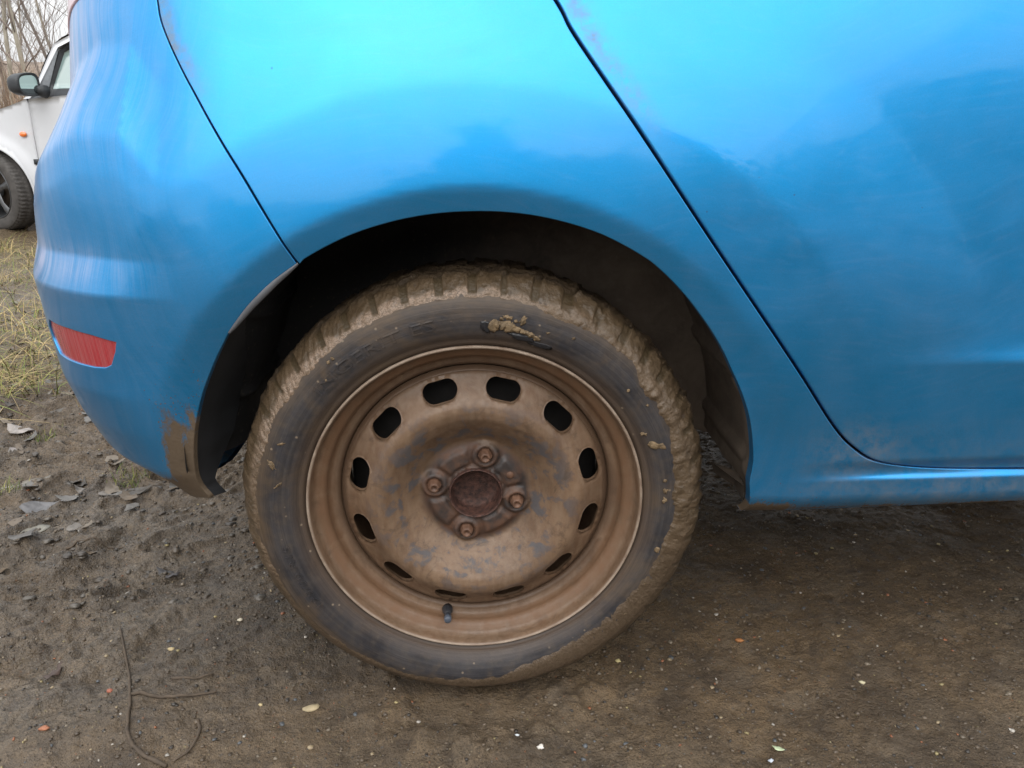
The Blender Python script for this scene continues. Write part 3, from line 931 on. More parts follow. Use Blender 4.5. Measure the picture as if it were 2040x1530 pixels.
# denser on the visible outer half
tpar = np.r_[np.linspace(0, cl[30], 76), np.linspace(cl[30], cl[-1], NP_ - 75)[1:]]
TPd = np.stack([np.interp(tpar, cl, TP[:, 0]), np.interp(tpar, cl, TP[:, 1])], -1)
NT = 1440
ta = np.linspace(0, 2 * PI, NT, endpoint=False)
TA, TI = np.meshgrid(ta, np.arange(NP_), indexing='ij')
tr = TPd[TI, 0]; ty = TPd[TI, 1]
dP = np.gradient(TPd, axis=0); nrm2 = np.stack([-dP[:, 1], dP[:, 0]], -1); nrm2 /= np.linalg.norm(nrm2, axis=1, keepdims=True)
nrm2 *= -1 if nrm2[40, 0] < 0 and TPd[40, 0] > .25 else 1
NR, NY = nrm2[TI, 0], nrm2[TI, 1]
if NR[0, 70] < 0: NR, NY = -NR, -NY
NBK = 46
def groove_mask(A, y, r):
    """1 in a tread groove"""
    ph = (A * NBK / (2 * PI) + 3.0 * sstep(.02, .10, y) + .12 * vnoise(A * 20, y * 0, 4)) % 1.0
    lat = sstep(.145, .10, np.abs(ph - .5)) * sstep(.266, .272, r)
    lon = np.maximum.reduce([np.exp(-((y - c_) / .0042) ** 4) for c_ in (.048, .086, .124)])
    return np.maximum(lat, lon * (r > .274) * (y > .03))
ad_ = np.degrees(TA)
gw_ = 1 - .75 * sstep(140, 172, ad_) * sstep(300, 260, ad_)
gm = groove_mask(TA, ty, tr)
def tyre_xyz(disp):
    r = tr + NR * disp; y = ty + NY * disp
    x = r * np.cos(TA); z = r * np.sin(TA)
    # flattened and bulging where it carries the car
    lowest = -(WZ + .003)
    over = np.clip(lowest - z, 0, None)
    z = np.maximum(z, lowest)
    bulge = np.exp(-((TA - 1.5 * PI) / .42) ** 2) * sstep(.215, .25, tr) * sstep(.285, .26, tr)
    y = y - .006 * bulge * np.where(ty < .09, 1, -1)
    return np.stack([x, y, z], -1).reshape(-1, 3)

def tyre_mat():
    b = NB('tyre_rubber'); o = b.obj()
    sep = b.n('SeparateXYZ'); b.l(o, sep.inputs[0])
    r = b.math('SQRT', b.math('ADD', b.math('MULTIPLY', sep.outputs[0], sep.outputs[0]), b.math('MULTIPLY', sep.outputs[2], sep.outputs[2])))
    n1 = b.noise(o, 16, 5, .6, .5); n2 = b.noise(o, 90, 4); n3 = b.noise(o, 420, 3)
    c = b.mix(b.mr(n1, .35, .65), (.024, .0235, .027), (.047, .042, .042))
    c = b.mix(b.mr(n2, .45, .75, 0, .5), c, (.078, .060, .045))
    inner = b.mr(b.math('ADD', r, b.math('MULTIPLY', n1, .012)), .2350, .2180)
    c = b.mix(b.math('MULTIPLY', inner, .8), c, (.075, .050, .034))
    sm = b.noise(o, 9, 6, .7, .8)
    c = b.mix(b.mr(sm, .50, .66, 0, .65), c, (.085, .058, .036))
    outer = b.mr(b.math('ADD', r, b.math('MULTIPLY', sm, .03)), .262, .280)
    c = b.mix(b.math('MULTIPLY', outer, .55), c, (.095, .062, .034))
    v = b.n('TexVoronoi'); b.l(o, v.inputs['Vector']); v.inputs['Scale'].default_value = 130
    sc = b.n('SeparateColor'); b.l(v.outputs['Color'], sc.inputs[0])
    sp = b.math('MULTIPLY', b.mr(v.outputs['Distance'], .12, .25, .8, 0), b.mr(sc.outputs[0], .93, .94), clamp=True)
    c = b.mix(sp, c, (.22, .17, .12))
    cr_ = b.n('CombineXYZ'); b.l(b.math('MULTIPLY', r, 420), cr_.inputs[0]); b.l(b.math('MULTIPLY', n1, 3), cr_.inputs[1])
    rg_ = b.noise(cr_.outputs[0], 1.0, 3, .6)
    c = b.mix(1.0, c, b.mr(rg_, .3, .7, .72, 1.22), 'MULTIPLY')
    return b.done(b.bsdf(Base_Color=c, Roughness=b.mr(n1, .3, .7, .42, .62), Normal=b.bump(n3, .0004, .5, b.bump(rg_, .0004, .6)), Specular_IOR_Level=.35))
MAT['tyre'] = tyre_mat()
tyre = mesh_obj('tyre', tyre_xyz(-.0065 * gm), grid_faces(NT, NP_, wrap_u=True), MAT['tyre'], wheel)

# mud crust on shoulder and tread, own geometry over the tyre
arc = TA * .27
ang_d = np.degrees(TA)
right = np.clip(sstep(-45, 0, (ang_d + 180) % 360 - 180) * sstep(95, 60, (ang_d + 180) % 360 - 180), 0, 1)
edge_r = np.interp(ang_d, [0, 30, 55, 75, 90, 105, 120, 150, 170, 185, 200, 225, 250, 270, 285, 300, 320, 340, 360],
                   [.2460, .2540, .2590, .2630, .2665, .2655, .2635, .2600, .2640, .2660, .2620, .2570, .2520, .2440, .2350, .2290, .2300, .2390, .2460])
edge_r = edge_r + .0018 * vnoise(arc * 60, arc * 0, 5) + .0012 * vnoise(arc * 220, arc * 0, 6) + (.0015 + right * .0035) * vnoise(arc * 28, arc * 0, 7)
lump = fbm(arc * 80, tpar[TI] * 80, 4, 61, .5)
lump2 = fbm(arc * 38, tpar[TI] * 38, 3, 66, .55)
strk = vnoise(arc * 330 + tpar[TI] * 160, tpar[TI] * 40, 77)
thick = .0012 + .0009 * strk * (1 - right) + .0007 * lump + right * (.0014 + .0014 * np.clip(lump2, -1, 2) + .0009 * lump)
thick = thick + .0010 * sstep(.012, .03, ty) * (1 + 1.2 * lump)
low_ = sstep(185, 215, ad_) * sstep(352, 335, ad_)
thick = thick * (1 - .5 * low_)
body_t = sstep(0, .0040 + .004 * low_, tr - edge_r)
full = thick * body_t - .0004 * (1 - body_t)
mudfill = -.0007 - .0008 * right + .0004 * lump
gq = gm * gw_ * (1 - .45 * right * (1 + lump2).clip(0, 1.6))
gq = gq.clip(0, 1)
disp = full * (1 - gq) + gq * np.minimum(full, mudfill)
mv = tyre_xyz(disp)
mf = grid_faces(NT, NP_, wrap_u=True)
ok = (body_t > .02).ravel()
mf = mf[ok[mf].any(1)]
used, inv = np.unique(mf, return_inverse=True)
mudattr = np.clip(gq.ravel(), 0, 1)
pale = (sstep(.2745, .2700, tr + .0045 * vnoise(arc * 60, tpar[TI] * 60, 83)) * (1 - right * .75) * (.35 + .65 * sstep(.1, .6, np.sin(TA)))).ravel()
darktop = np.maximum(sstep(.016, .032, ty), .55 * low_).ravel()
def mudcrust():
    b = NB('tyre_mud'); o = b.obj()
    n1 = b.noise(o, 60, 5, .65); n2 = b.noise(o, 300, 3)
    c = b.mix(b.mr(n1, .3, .7), (.050, .033, .017), (.098, .064, .034))
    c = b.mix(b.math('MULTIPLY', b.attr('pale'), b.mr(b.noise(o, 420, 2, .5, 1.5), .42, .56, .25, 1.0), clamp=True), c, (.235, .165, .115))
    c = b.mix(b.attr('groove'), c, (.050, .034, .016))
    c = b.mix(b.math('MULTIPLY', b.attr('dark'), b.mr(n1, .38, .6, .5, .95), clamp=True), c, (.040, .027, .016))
    return b.done(b.bsdf(Base_Color=c, Roughness=b.mr(n1, .3, .7, .38, .6), Normal=b.bump(n2, .0014, .9), Specular_IOR_Level=.5))
MAT['crust'] = mudcrust()
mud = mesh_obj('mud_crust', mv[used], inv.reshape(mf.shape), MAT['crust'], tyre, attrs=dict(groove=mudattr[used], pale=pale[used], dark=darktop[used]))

# raised lettering on the sidewall
def side_y(r): return np.interp(r, TP[:22, 0], TP[:22, 1])
def arc_text(txt, a_start, a_end, r0, size, raise_=.0011):
    cu = bpy.data.curves.new('t', 'FONT'); cu.body = txt; cu.size = size; cu.extrude = 0; cu.resolution_u = 3
    cu.space_character = 1.0
    to = bpy.data.objects.new('t', cu); COL.objects.link(to)
    dg = bpy.context.evaluated_depsgraph_get()
    me = bpy.data.meshes.new_from_object(to.evaluated_get(dg))
    v_ = np.array([tuple(q.co) for q in me.vertices]); fs = [tuple(p.vertices) for p in me.polygons]
    edges_ = {}
    for fc in fs:
        for i in range(len(fc)):
            e_ = (fc[i], fc[(i + 1) % len(fc)]); edges_[e_] = 1
    bd = [e_ for e_ in edges_ if (e_[1], e_[0]) not in edges_]
    bpy.data.objects.remove(to); bpy.data.curves.remove(cu); bpy.data.meshes.remove(me)
    w_ = v_[:, 0].max()
    a = rad(a_start) + (rad(a_end) - rad(a_start)) * v_[:, 0] / w_
    r_ = r0 + v_[:, 1]
    n_ = len(v_)
    yy = side_y(r_)
    topv = np.stack([r_ * np.cos(a), yy - raise_, r_ * np.sin(a)], -1)
    botv = np.stack([r_ * np.cos(a), yy + .0006, r_ * np.sin(a)], -1)
    ff = fs + [(e_[1], e_[0], e_[0] + n_, e_[1] + n_) for e_ in bd]
    return mesh_obj('lettering', np.vstack([topv, botv]), ff, MAT['tyre'], tyre, smooth=False)
arc_text('INGERIT ES', 139, 100, .2335, .0185)
arc_text('195/50 R15', 214, 190, .2345, .013)

def blob(name, c, size, mat, parent, seed=0, sub=2, rough=.35, rot=0):
    import bmesh
    bm = bmesh.new(); bmesh.ops.create_icosphere(bm, subdivisions=sub, radius=1)
    V = np.array([tuple(v.co) for v in bm.verts]); Fc = [tuple(v.index for v in f.verts) for f in bm.faces]; bm.free()
    k = 1 + rough * fbm(V[:, 0] * 1.7 + seed * 3.1, V[:, 1] * 1.7 + V[:, 2] * 1.3 + seed, 3, seed + 5)
    V = V * k[:, None] * np.array(size)
    cr, sr = math.cos(rot), math.sin(rot)
    X = V[:, 0] * cr - V[:, 2] * sr; Z = V[:, 0] * sr + V[:, 2] * cr
    V = np.stack([X, V[:, 1], Z], -1) + np.array(c)
    return mesh_obj(name, V, Fc, mat, parent)
def on_side(a, r): return (r * math.cos(rad(a)), float(side_y(r)) - .0004, r * math.sin(rad(a)))
MAT['clod'] = simple('drying_mud', (.155, .105, .055), .7, var=.5, scale=120, bump=.001)
MAT['wetstreak'] = simple('wet_streak', (.012, .012, .014), .3, var=.3)
for i, (a, r_, sx, sz_, rt) in enumerate([(83.5, .2365, .006, .0055, .5), (81.5, .2375, .007, .0040, -.2), (79.6, .2368, .006, .0042, -.2), (77.6, .2350, .006, .0026, -.3), (75.6, .2335, .006, .0020, -.3), (73.5, .2320, .005, .0022, -.4), (71.5, .2295, .004, .0022, -.5), (80.5, .2470, .005, .0020, -.1), (78.2, .2440, .0018, .0018, 0), (82, .2445, .0020, .0016, 0), (76.5, .246, .0055, .0024, .8), (69, .240, .0016, .0014, 0), (62, .246, .0018, .0012, 0), (40, .236, .002, .0014, 0), (33, .244, .0016, .0012, 0), (-28, .242, .003, .002, 0), (-40, .247, .0022, .0018, 0), (20, .234, .008, .0035, -.3), (8, .2345, .002, .0022, 0), (4.5, .2345, .0028, .0028, 0), (1.5, .2335, .003, .003, .4),
                                      (25, .224, .003, .002, 0), (-16, .236, .004, .0035, 0), (164, .2495, .0022, .006, .5), (157, .246, .004, .0012, .2), (170, .240, .005, .0012, .6), (134, .2415, .0011, .0012, 0), (130, .2540, .0018, .0018, 0), (128.5, .2545, .0018, .0018, 0)]):
    p = on_side(a, r_)
    blob('mud_spatter', p, (sx, .0013, sz_), MAT['clod'], tyre, i, 3, .7, rt)
for i, (a, r_, sx, sz_, rt) in enumerate([(86, .2345, .006, .007, .5), (76, .2275, .018, .004, -.3), (70, .2235, .014, .003, -.35)]):
    blob('wet_patch', on_side(a, r_), (sx, .0008, sz_), MAT['wetstreak'], tyre, i + 40, 3, .4, rt)

# ------------------------------------------------------------------ white car
WG = -.24
wc = empty('white_car', (-3.56, 5.69, WG), 0)
wc.rotation_euler = (0, 0, math.atan2(.14, -.99))      # local +x = forward
tag(wc, 'silver-white hatchback parked beyond the blue bumper, front wheel turned', 'car')
# local: x forward, y = -left..., outward side is local -y*? left-hand side faces the camera
MAT['white'] = simple('white_car_paint', (.56, .57, .59), .3, var=.06, scale=3)
MAT['blackpl'] = simple('black_plastic', (.025, .028, .032), .5, var=.3)
MAT['greypl'] = simple('grey_plastic', (.13, .14, .15), .5, var=.2)
# with this heading, local +y points towards -normal ... the visible (camera) side is y>0
def wside(a, z):
    t = np.clip(z - .55, 0, None); b_ = np.clip(.50 - z, 0, None)
    y = -.06 * t ** 1.5 - .25 * b_ ** 2 - .25 * np.clip(z - .98, 0, None)
    r = np.hypot(a - .13, z - .31)
    y = y + .022 * sstep(.47, .37, r)
    y = y - .10 * np.clip(a - .35, 0, None) ** 1.5 - .03 * np.clip(-a - 3.1, 0, None) ** 1.5
    return y
def wpanel(name, poly, mat, step=.04, depth=.03, extra=0.0, holes=(), parent=None):
    V, T, loops = tri_region(poly, step, holes)
    top = np.stack([V[:, 0], wside(V[:, 0], V[:, 1]) + extra, V[:, 1]], -1)
    verts = [top]; faces = [tuple(t) for t in T.tolist()]; base = len(top)
    for L in loops:
        Q = top[L].copy(); Q[:, 1] -= depth
        verts.append(Q)
        n = len(L)
        for i in range(n):
            j = (i + 1) % n; faces.append((int(L[i]), int(L[j]), base + j, base + i))
        base += n
    return mesh_obj(name, np.vstack(verts), faces, mat, parent or wc)
def warch(cx, a0, a1, n=26, r=.355):
    t = np.radians(np.linspace(a0, a1, n)); return np.stack([cx + r * np.cos(t), .31 + r * np.sin(t)], -1)
# front fender
hood = catmull([(.92, .60), (.80, .735), (.55, .80), (.25, .855), (-.07, .918), (-.285, .985)], 6)
poly = np.vstack([hood, [(-.2995, .95), (-.3005, .60), (-.302, .30), (-.302, .255)], warch(.13, 188, -8)[0:], [(.60, .27), (.90, .33), (.95, .45)]])
wpanel('front_fender', poly, MAT['white'], .03)
wpanel('front_door', np.array([(-.306, .255), (-.304, .60), (-.300, .95), (-.303, .985), (-.62, 1.012), (-1.32, 1.035), (-1.34, .60), (-1.32, .255)]), MAT['white'], .04)
wpanel('rear_door', np.vstack([[(-1.345, 1.036), (-2.10, 1.06), (-2.34, .85)], warch(-2.45, 82, 6, 16, .36), [(-2.06, .255), (-1.328, .255), (-1.347, .60)]]), MAT['white'], .05)
wpanel('rear_quarter', np.vstack([[(-2.107, 1.06), (-3.25, 1.10), (-3.32, .75), (-3.28, .42), (-2.86, .27)], warch(-2.45, 184, 85, 18, .36), [(-2.348, .85)]]), MAT['white'], .05)
wpanel('side_trim', np.array([(-.268, .553), (-.270, .514), (-1.31, .515), (-1.31, .572)]), MAT['blackpl'], .03, extra=.012, depth=.012)
wpanel('sill', np.array([(-.302, .25), (-.31, .20), (-1.95, .20), (-1.97, .25)]), MAT['blackpl'], .04)
# glasshouse side
wpanel('front_window', np.array([(-.485, 1.055), (-.575, 1.31), (-.80, 1.42), (-1.30, 1.50), (-1.31, 1.075)]), MAT['paleglass'], .05, extra=-.02)
wpanel('rear_window', np.array([(-1.38, 1.075), (-1.37, 1.505), (-2.2, 1.50), (-2.6, 1.12)]), MAT['paleglass'], .05, extra=-.02)
wpanel('window_frame', np.vstack([[(-.445, 1.0), (-.545, 1.33), (-.79, 1.455), (-1.34, 1.55), (-2.25, 1.54), (-2.75, 1.10), (-1.35, 1.045)]]), MAT['blackpl'], .05, extra=-.012,
       holes=[np.array([(-.485, 1.055), (-.575, 1.31), (-.80, 1.42), (-1.30, 1.50), (-1.31, 1.075)]), np.array([(-1.38, 1.075), (-1.37, 1.505), (-2.2, 1.50), (-2.6, 1.12)])])
wpanel('mirror_base', np.array([(-.278, .945), (-.305, .995), (-.375, 1.05), (-.515, 1.33), (-.54, 1.335), (-.455, 1.03), (-.445, .985)]), MAT['greypl'], .03, extra=-.004, depth=.02)
wpanel('pillar', np.array([(-.262, .985), (-.285, 1.01), (-.345, 1.05), (-.50, 1.37), (-.78, 1.50), (-1.35, 1.60), (-2.25, 1.58), (-2.95, 1.12), (-2.80, 1.105), (-2.22, 1.545), (-1.34, 1.555), (-.79, 1.462), (-.535, 1.345), (-.375, 1.055), (-.315, .99)]), MAT['white'], .04, extra=-.002, depth=.05)
# bonnet, windscreen, roof, tail: cross strips to the far side
def cross(name, line, mat, crown=.05, w=1.62, n=9, parent=None):
    line = np.asarray(line); vv = []
    for (a, z) in line:
        y0 = float(wside(np.array(a), np.array(z))) - .006
        for k in range(n):
            t = k / (n - 1)
            vv.append((a, y0 - t * (w + 2 * y0), z + crown * (1 - (2 * t - 1) ** 4) * .6))
    return mesh_obj(name, vv, grid_faces(len(line), n), mat, wc)
cross('bonnet', hood, MAT['white'], .05)
cross('windscreen', catmull([(-.285, .985), (-.345, 1.05), (-.50, 1.37), (-.78, 1.50)], 4), MAT['glass'], .04)
cross('roof', catmull([(-.78, 1.50), (-1.35, 1.60), (-2.25, 1.58)], 4), MAT['white'], .04)
cross('tail', catmull([(-2.25, 1.58), (-2.95, 1.12), (-3.28, 1.05), (-3.33, .75), (-3.28, .35)], 4), MAT['white'], .03)
cross('front_bumper', catmull([(.92, .60), (.98, .5), (.95, .30)], 4), MAT['white'], .0)
def wbox(name, lo, hi, mat): return box(name, lo, hi, mat, wc)
wbox('underbody', (-2.0, -1.5, .22), (-.35, -.06, .9), MAT['black'])
wbox('engine_bay', (-.3, -1.4, .45), (.7, -.28, .78), MAT['black'])
# fender lip
t_ = np.radians(np.linspace(-6, 190, 40))
lipv = []
for t in t_:
    a, z = .13 + .355 * math.cos(t), .31 + .355 * math.sin(t)
    y = float(wside(np.array(a), np.array(z)))
    for (dr_, dy) in ((.012, .004), (0, .012), (-.006, .006), (-.004, -.05)):
        lipv.append((.13 + (.355 + dr_) * math.cos(t), y + dy, .31 + (.355 + dr_) * math.sin(t)))
mesh_obj('arch_lip', lipv, grid_faces(40, 4), MAT['white'], wc)
mesh_obj('arch_liner', [(.13 + .36 * math.cos(t), y, .31 + .36 * math.sin(t)) for t in t_ for y in (-.03, -.34)] , grid_faces(40, 2), MAT['black'], wc)
# side repeater
blob('indicator', (-.222, .006, .735), (.029, .012, .020), glass_mat('amber_lens', (.75, .16, .01), .2), wc, 2, 3, .02)
# door mirror
mir = empty('door_mirror', (0, 0, 0)); mir.parent = wc
def superell(cx, cz, w, h, p=3.2, n=32):
    t = np.linspace(0, 2 * PI, n, endpoint=False)
    c, s_ = np.cos(t), np.sin(t)
    return np.stack([cx + w * np.sign(c) * np.abs(c) ** (2 / p), cz + h * np.sign(s_) * np.abs(s_) ** (2 / p)], -1)
# housing lies in the local yz plane, glass looks back (-x)
hc = (-.405, .145, 1.085)
secs = []
for (dx, sc) in ((-.040, .93), (-.044, 1.0), (-.02, 1.03), (.03, .98), (.06, .80), (.075, .45), (.078, .05)):
    e_ = superell(0, 0, .118 * sc, .078 * sc)
    secs.append([(hc[0] + dx, hc[1] + q[0], hc[2] + q[1] * (1 - .12 * q[0] / .118)) for q in e_])
inner_ = superell(0, 0, .100, .062); secs.insert(0, [(hc[0] - .036, hc[1] + q[0], hc[2] + q[1] * (1 - .12 * q[0] / .118)) for q in inner_])
vv = [p for s_ in secs for p in s_]; n = 32
ff = [(k * n + i, k * n + (i + 1) % n, (k + 1) * n + (i + 1) % n, (k + 1) * n + i) for k in range(len(secs) - 1) for i in range(n)]
mesh_obj('mirror_housing', vv, ff, MAT['blackpl'], mir)
gl = NB('mirror_glass'); MAT['mirror'] = gl.done(gl.bsdf(Base_Color=(.55, .62, .62), Metallic=1.0, Roughness=.06))
mesh_obj('mirror_glass', [(hc[0] - .037, hc[1] + q[0] * .99, hc[2] + q[1] * .99 * (1 - .12 * q[0] / .118)) for q in inner_], [tuple(range(n))], MAT['mirror'], mir, smooth=False)
tube('mirror_arm', [(-.43, .06, 1.05), (-.455, -.015, 1.035)], [.034, .048], MAT['blackpl'], mir, 12)

# steered front wheel of the white car
ww = empty('front_wheel', (.10, -.105, .31)); ww.parent = wc
ww.rotation_euler = (0, 0, rad(-21))
def wrev(name, prof, mat, n=64, disp=None):
    prof = np.asarray(prof); a = np.linspace(0, 2 * PI, n, endpoint=False)
    A = a[:, None] + 0 * prof[None, :, 0]; r = prof[None, :, 0] + 0 * A; y = prof[None, :, 1] + 0 * A
    if disp is not None: r = r + disp(A, y, r)
    P = np.stack([r * np.cos(A), y, r * np.sin(A)], -1).reshape(-1, 3)
    return mesh_obj(name, P, grid_faces(n, prof.shape[0], wrap_u=True), mat, ww)
tp = catmull([(.20, .085), (.215, .097), (.25, .102), (.28, .098), (.302, .082), (.308, .06), (.309, .0), (.308, -.06), (.302, -.082), (.28, -.098), (.2, -.09)], 6)
wrev('tyre', tp, simple('worn_tyre', (.055, .05, .046), .75, var=.4, scale=25), 240,
     lambda A, y, r: -.006 * (r > .295) * np.maximum(sstep(.30, .2, np.abs((A * 60 / (2 * PI) + y * 6) % 1 - .5)) * (np.abs(y) > .02), np.exp(-((np.abs(y) - .03) / .006) ** 4)))
wrev('rim', [(.205, .088), (.207, .098), (.200, .098), (.195, .08), (.185, .03), (.185, -.08)], simple('alloy', (.08, .082, .085), .35, metal=.6, var=.2))
for k in range(5):
    a = 2 * PI * k / 5 + .3
    P0_ = np.array([math.cos(a), math.sin(a)]); T0 = np.array([-math.sin(a), math.cos(a)])
    vs_ = []
    for (r_, w_, y_) in ((.03, .030, .075), (.12, .020, .085), (.198, .034, .080)):
        for (dw, dy) in ((-1, 0), (-.6, .01), (.6, .01), (1, 0)):
            q = P0_ * r_ + T0 * w_ * dw; vs_.append((q[0], y_ + dy, q[1]))
    mesh_obj('spoke', vs_, grid_faces(3, 4), simple('alloy_spoke', (.09, .092, .095), .35, metal=.6), ww)
wrev('hub', [(.0002, .092), (.03, .090), (.045, .08), (.045, .04)], MAT['greypl'], 24)
wrev('brake_disc', [(.0002, .02), (.13, .02), (.13, .0)], MAT['dirtmetal'], 30)

rw = ww.copy(); rw.name = 'rear_wheel'; COL.objects.link(rw); rw.parent = wc
rw.location = (-2.45, -.105, .31); rw.rotation_euler = (0, 0, 0)
for ch in list(ww.children):
    c_ = ch.copy(); COL.objects.link(c_); c_.parent = rw

# ------------------------------------------------------------------ bare trees beyond
def bark(name, c, c2):
    b = NB(name); o = b.obj()
    n1 = b.noise(b.scale(o, (1, 1, .25)), 16, 5, .6, .4)
    return b.done(b.bsdf(Base_Color=b.mix(b.mr(n1, .3, .7), c, c2), Roughness=.9, Normal=b.bump(n1, .01, .6)))
MAT['bark_pale'] = bark('pale_bark', (.22, .20, .155), (.42, .38, .31))
MAT['bark_dark'] = bark('grey_bark', (.16, .13, .11), (.28, .24, .21))
MAT['twig'] = simple('twig_brown', (.26, .21, .18), .9, var=.4, scale=5)

class TB:
    def __init__(s): s.v = []; s.f = []
    def tube(s, pts, rads, n):
        base = len(s.v)
        for i, p in enumerate(pts):
            d = (pts[min(i + 1, len(pts) - 1)] - pts[max(i - 1, 0)]); d.normalize()
            up = Vector((0, 0, 1)) if abs(d.z) < .9 else Vector((1, 0, 0))
            a = d.cross(up).normalized(); b_ = d.cross(a)
            for k in range(n):
                t = 2 * PI * k / n
                s.v.append(tuple(p + (a * math.cos(t) + b_ * math.sin(t)) * rads[i]))
        for i in range(len(pts) - 1):
            for k in range(n):
                k2 = (k + 1) % n
                s.f.append((base + i * n + k, base + i * n + k2, base + (i + 1) * n + k2, base + (i + 1) * n + k))

def bare_tree(loc, H, r0, lean, mat, label, seed, nb=26, group=None, ang=48, reach=.25):
    rnd = random.Random(seed)
    root = empty('bare_tree', loc)
    tag(root, label, 'tree', group)
    tb = TB(); pts = []; rads = []
    dirv = Vector((lean[0], lean[1], 1)).normalized(); p = Vector((0, 0, -.05)); N = 14
    for i in range(N + 1):
        pts.append(p.copy()); rads.append(r0 * (1 - .85 * i / N) + .003)
        dirv = (dirv + Vector((rnd.uniform(-1, 1), rnd.uniform(-1, 1), .25)) * .07).normalized()
        p = p + dirv * H / N
    tb.tube(pts, rads, 8)
    mesh_obj('trunk', tb.v, tb.f, mat, root)
    bb = TB()
    def grow(p, d, L, r, lvl):
        n = 6; q = [p.copy()]; rr = [r]
        for i in range(n):
            d = (d + Vector((rnd.uniform(-1, 1), rnd.uniform(-1, 1), rnd.uniform(-.3, .8))) * .16).normalized()
            p = p + d * L / n; q.append(p.copy()); rr.append(max(r * (1 - .8 * (i + 1) / n), .0022))
            if lvl < 3 and rnd.random() < (.75 if lvl < 2 else .45):
                az = rnd.uniform(0, 2 * PI); side = Vector((math.cos(az), math.sin(az), rnd.uniform(0, .7))).normalized()
                grow(p.copy(), (d * .8 + side * .75).normalized(), L * rnd.uniform(.35, .6), max(rr[-1] * .6, .0025), lvl + 1)
        bb.tube(q, rr, 4 if lvl < 2 else 3)
    for k in range(nb):
        t = .18 + .8 * k / nb; i = min(int(t * N), N - 1)
        az = rnd.uniform(0, 2 * PI); el = rad(rnd.uniform(ang - 20, ang + 25))
        d = Vector((math.cos(az) * math.cos(el), math.sin(az) * math.cos(el), math.sin(el)))
        grow(pts[i].copy(), d, H * reach * (1.15 - t) * rnd.uniform(.5, 1.1), rads[i] * .40, 1)
    mesh_obj('branches', bb.v, bb.f, mat if mat is MAT['bark_dark'] else MAT['twig'], root)
    return root

def gz(x, y): return float(ground_h(np.array([float(x)]), np.array([float(y)]))[0])
bare_tree((-6.05, 10.6, gz(-6.05, 10.6)), 7.0, .062, (-.13, .0), MAT['bark_pale'], 'pale thick-trunked bare tree leaning left behind the white car', 3, 22)
bare_tree((-6.95, 12.5, gz(-6.95, 12.5)), 7.0, .036, (-.02, .0), MAT['bark_pale'], 'slim upright bare tree with pale trunk above the door mirror', 5, 24)
bare_tree((-6.15, 11.6, gz(-6.15, 11.6)), 6.5, .036, (.02, .02), MAT['bark_pale'], 'slim bare tree just above the bonnet of the white car', 9, 26)
bare_tree((-6.1, 9.6, gz(-6.1, 9.6)), 5.5, .022, (-.22, .0), MAT['bark_dark'], 'thin dark sapling slanting left across the pale trunk', 12, 20)
gx_ = [(-9.5, 12.2, 7), (-8.4, 14.5, 8), (-7.6, 16, 8), (-10.5, 15, 8), (-9.2, 17.5, 9), (-6.6, 15.5, 7.5), (-5.5, 14, 7), (-7.3, 13.2, 6.5), (-8.1, 11.8, 5.5), (-5.2, 17, 8.5), (-3.6, 16, 8), (-11.8, 13, 7.5), (-6.3, 18.5, 9), (-4.4, 13.2, 6.8), (-7.9, 13.0, 6.0), (-7.0, 14.6, 7.2), (-8.8, 16.2, 7.5), (-6.4, 12.8, 5.6), (-7.5, 11.0, 5.0), (-8.2, 15.2, 7.0)]
for i, (x, y, H) in enumerate(gx_):
    bare_tree((x, y, gz(x, y)), H, random.uniform(.018, .036), (random.uniform(-.12, .12), 0), MAT['bark_dark'] if i % 2 else MAT['bark_pale'],
              'thin bare tree in the leafless thicket behind the white car', 30 + i, 26, 'bare trees of the thicket')

# brown brush under the trees
def blades(name, spots, mat, hmin, hmax, w, per, spread, seed, droop=.5, cols=None):
    r = np.random.default_rng(seed); V = []; Fc = []; C = []
    for (cx, cy, k) in spots:
        for _ in range(int(per * k)):
            x = cx + r.normal() * spread; y = cy + r.normal() * spread
            z = 0; h = r.uniform(hmin, hmax); az = r.uniform(0, 2 * PI); ln = r.uniform(.15, 1.0) * droop
            V.append((x, y, h, az, ln, r.uniform(.5, 1.2) * w, r.random()))
    V = np.array(V); z0 = ground_h(V[:, 0], V[:, 1]) - .004
    out = []; n = 5
    for i in range(n):
        t = i / (n - 1)
        lx = V[:, 0] + np.cos(V[:, 3]) * V[:, 2] * V[:, 4] * t ** 1.8
        ly = V[:, 1] + np.sin(V[:, 3]) * V[:, 2] * V[:, 4] * t ** 1.8
        lz = z0 + V[:, 2] * (t - np.clip(.55 * V[:, 4], 0, .93) * t ** 1.6)
        ww_ = V[:, 5] * (1 - t * .9) * .5
        px_, py_ = -np.sin(V[:, 3]) * ww_, np.cos(V[:, 3]) * ww_
        out.append(np.stack([np.stack([lx - px_, ly - py_, lz], -1), np.stack([lx + px_, ly + py_, lz + .15 * ww_], -1)], 1))
    P = np.stack(out, 1)               # blades, n, 2, 3
    m = len(V); idx = np.arange(m)[:, None] * (2 * n)
    ff = []
    for i in range(n - 1):
        ff.append(idx + np.array([[2 * i, 2 * i + 1, 2 * i + 3, 2 * i + 2]]))
    cc = None
    if cols is not None:
        ca = np.array(cols); pick = (V[:, 6] * len(ca)).astype(int).clip(0, len(ca) - 1)
        cc = np.repeat(ca[pick] * r.uniform(.7, 1.25, (m, 1)), 2 * n, axis=0)
    o_ = mesh_obj(name, P.reshape(-1, 3), np.vstack(ff), mat, smooth=True, cols=cc)
    return o_
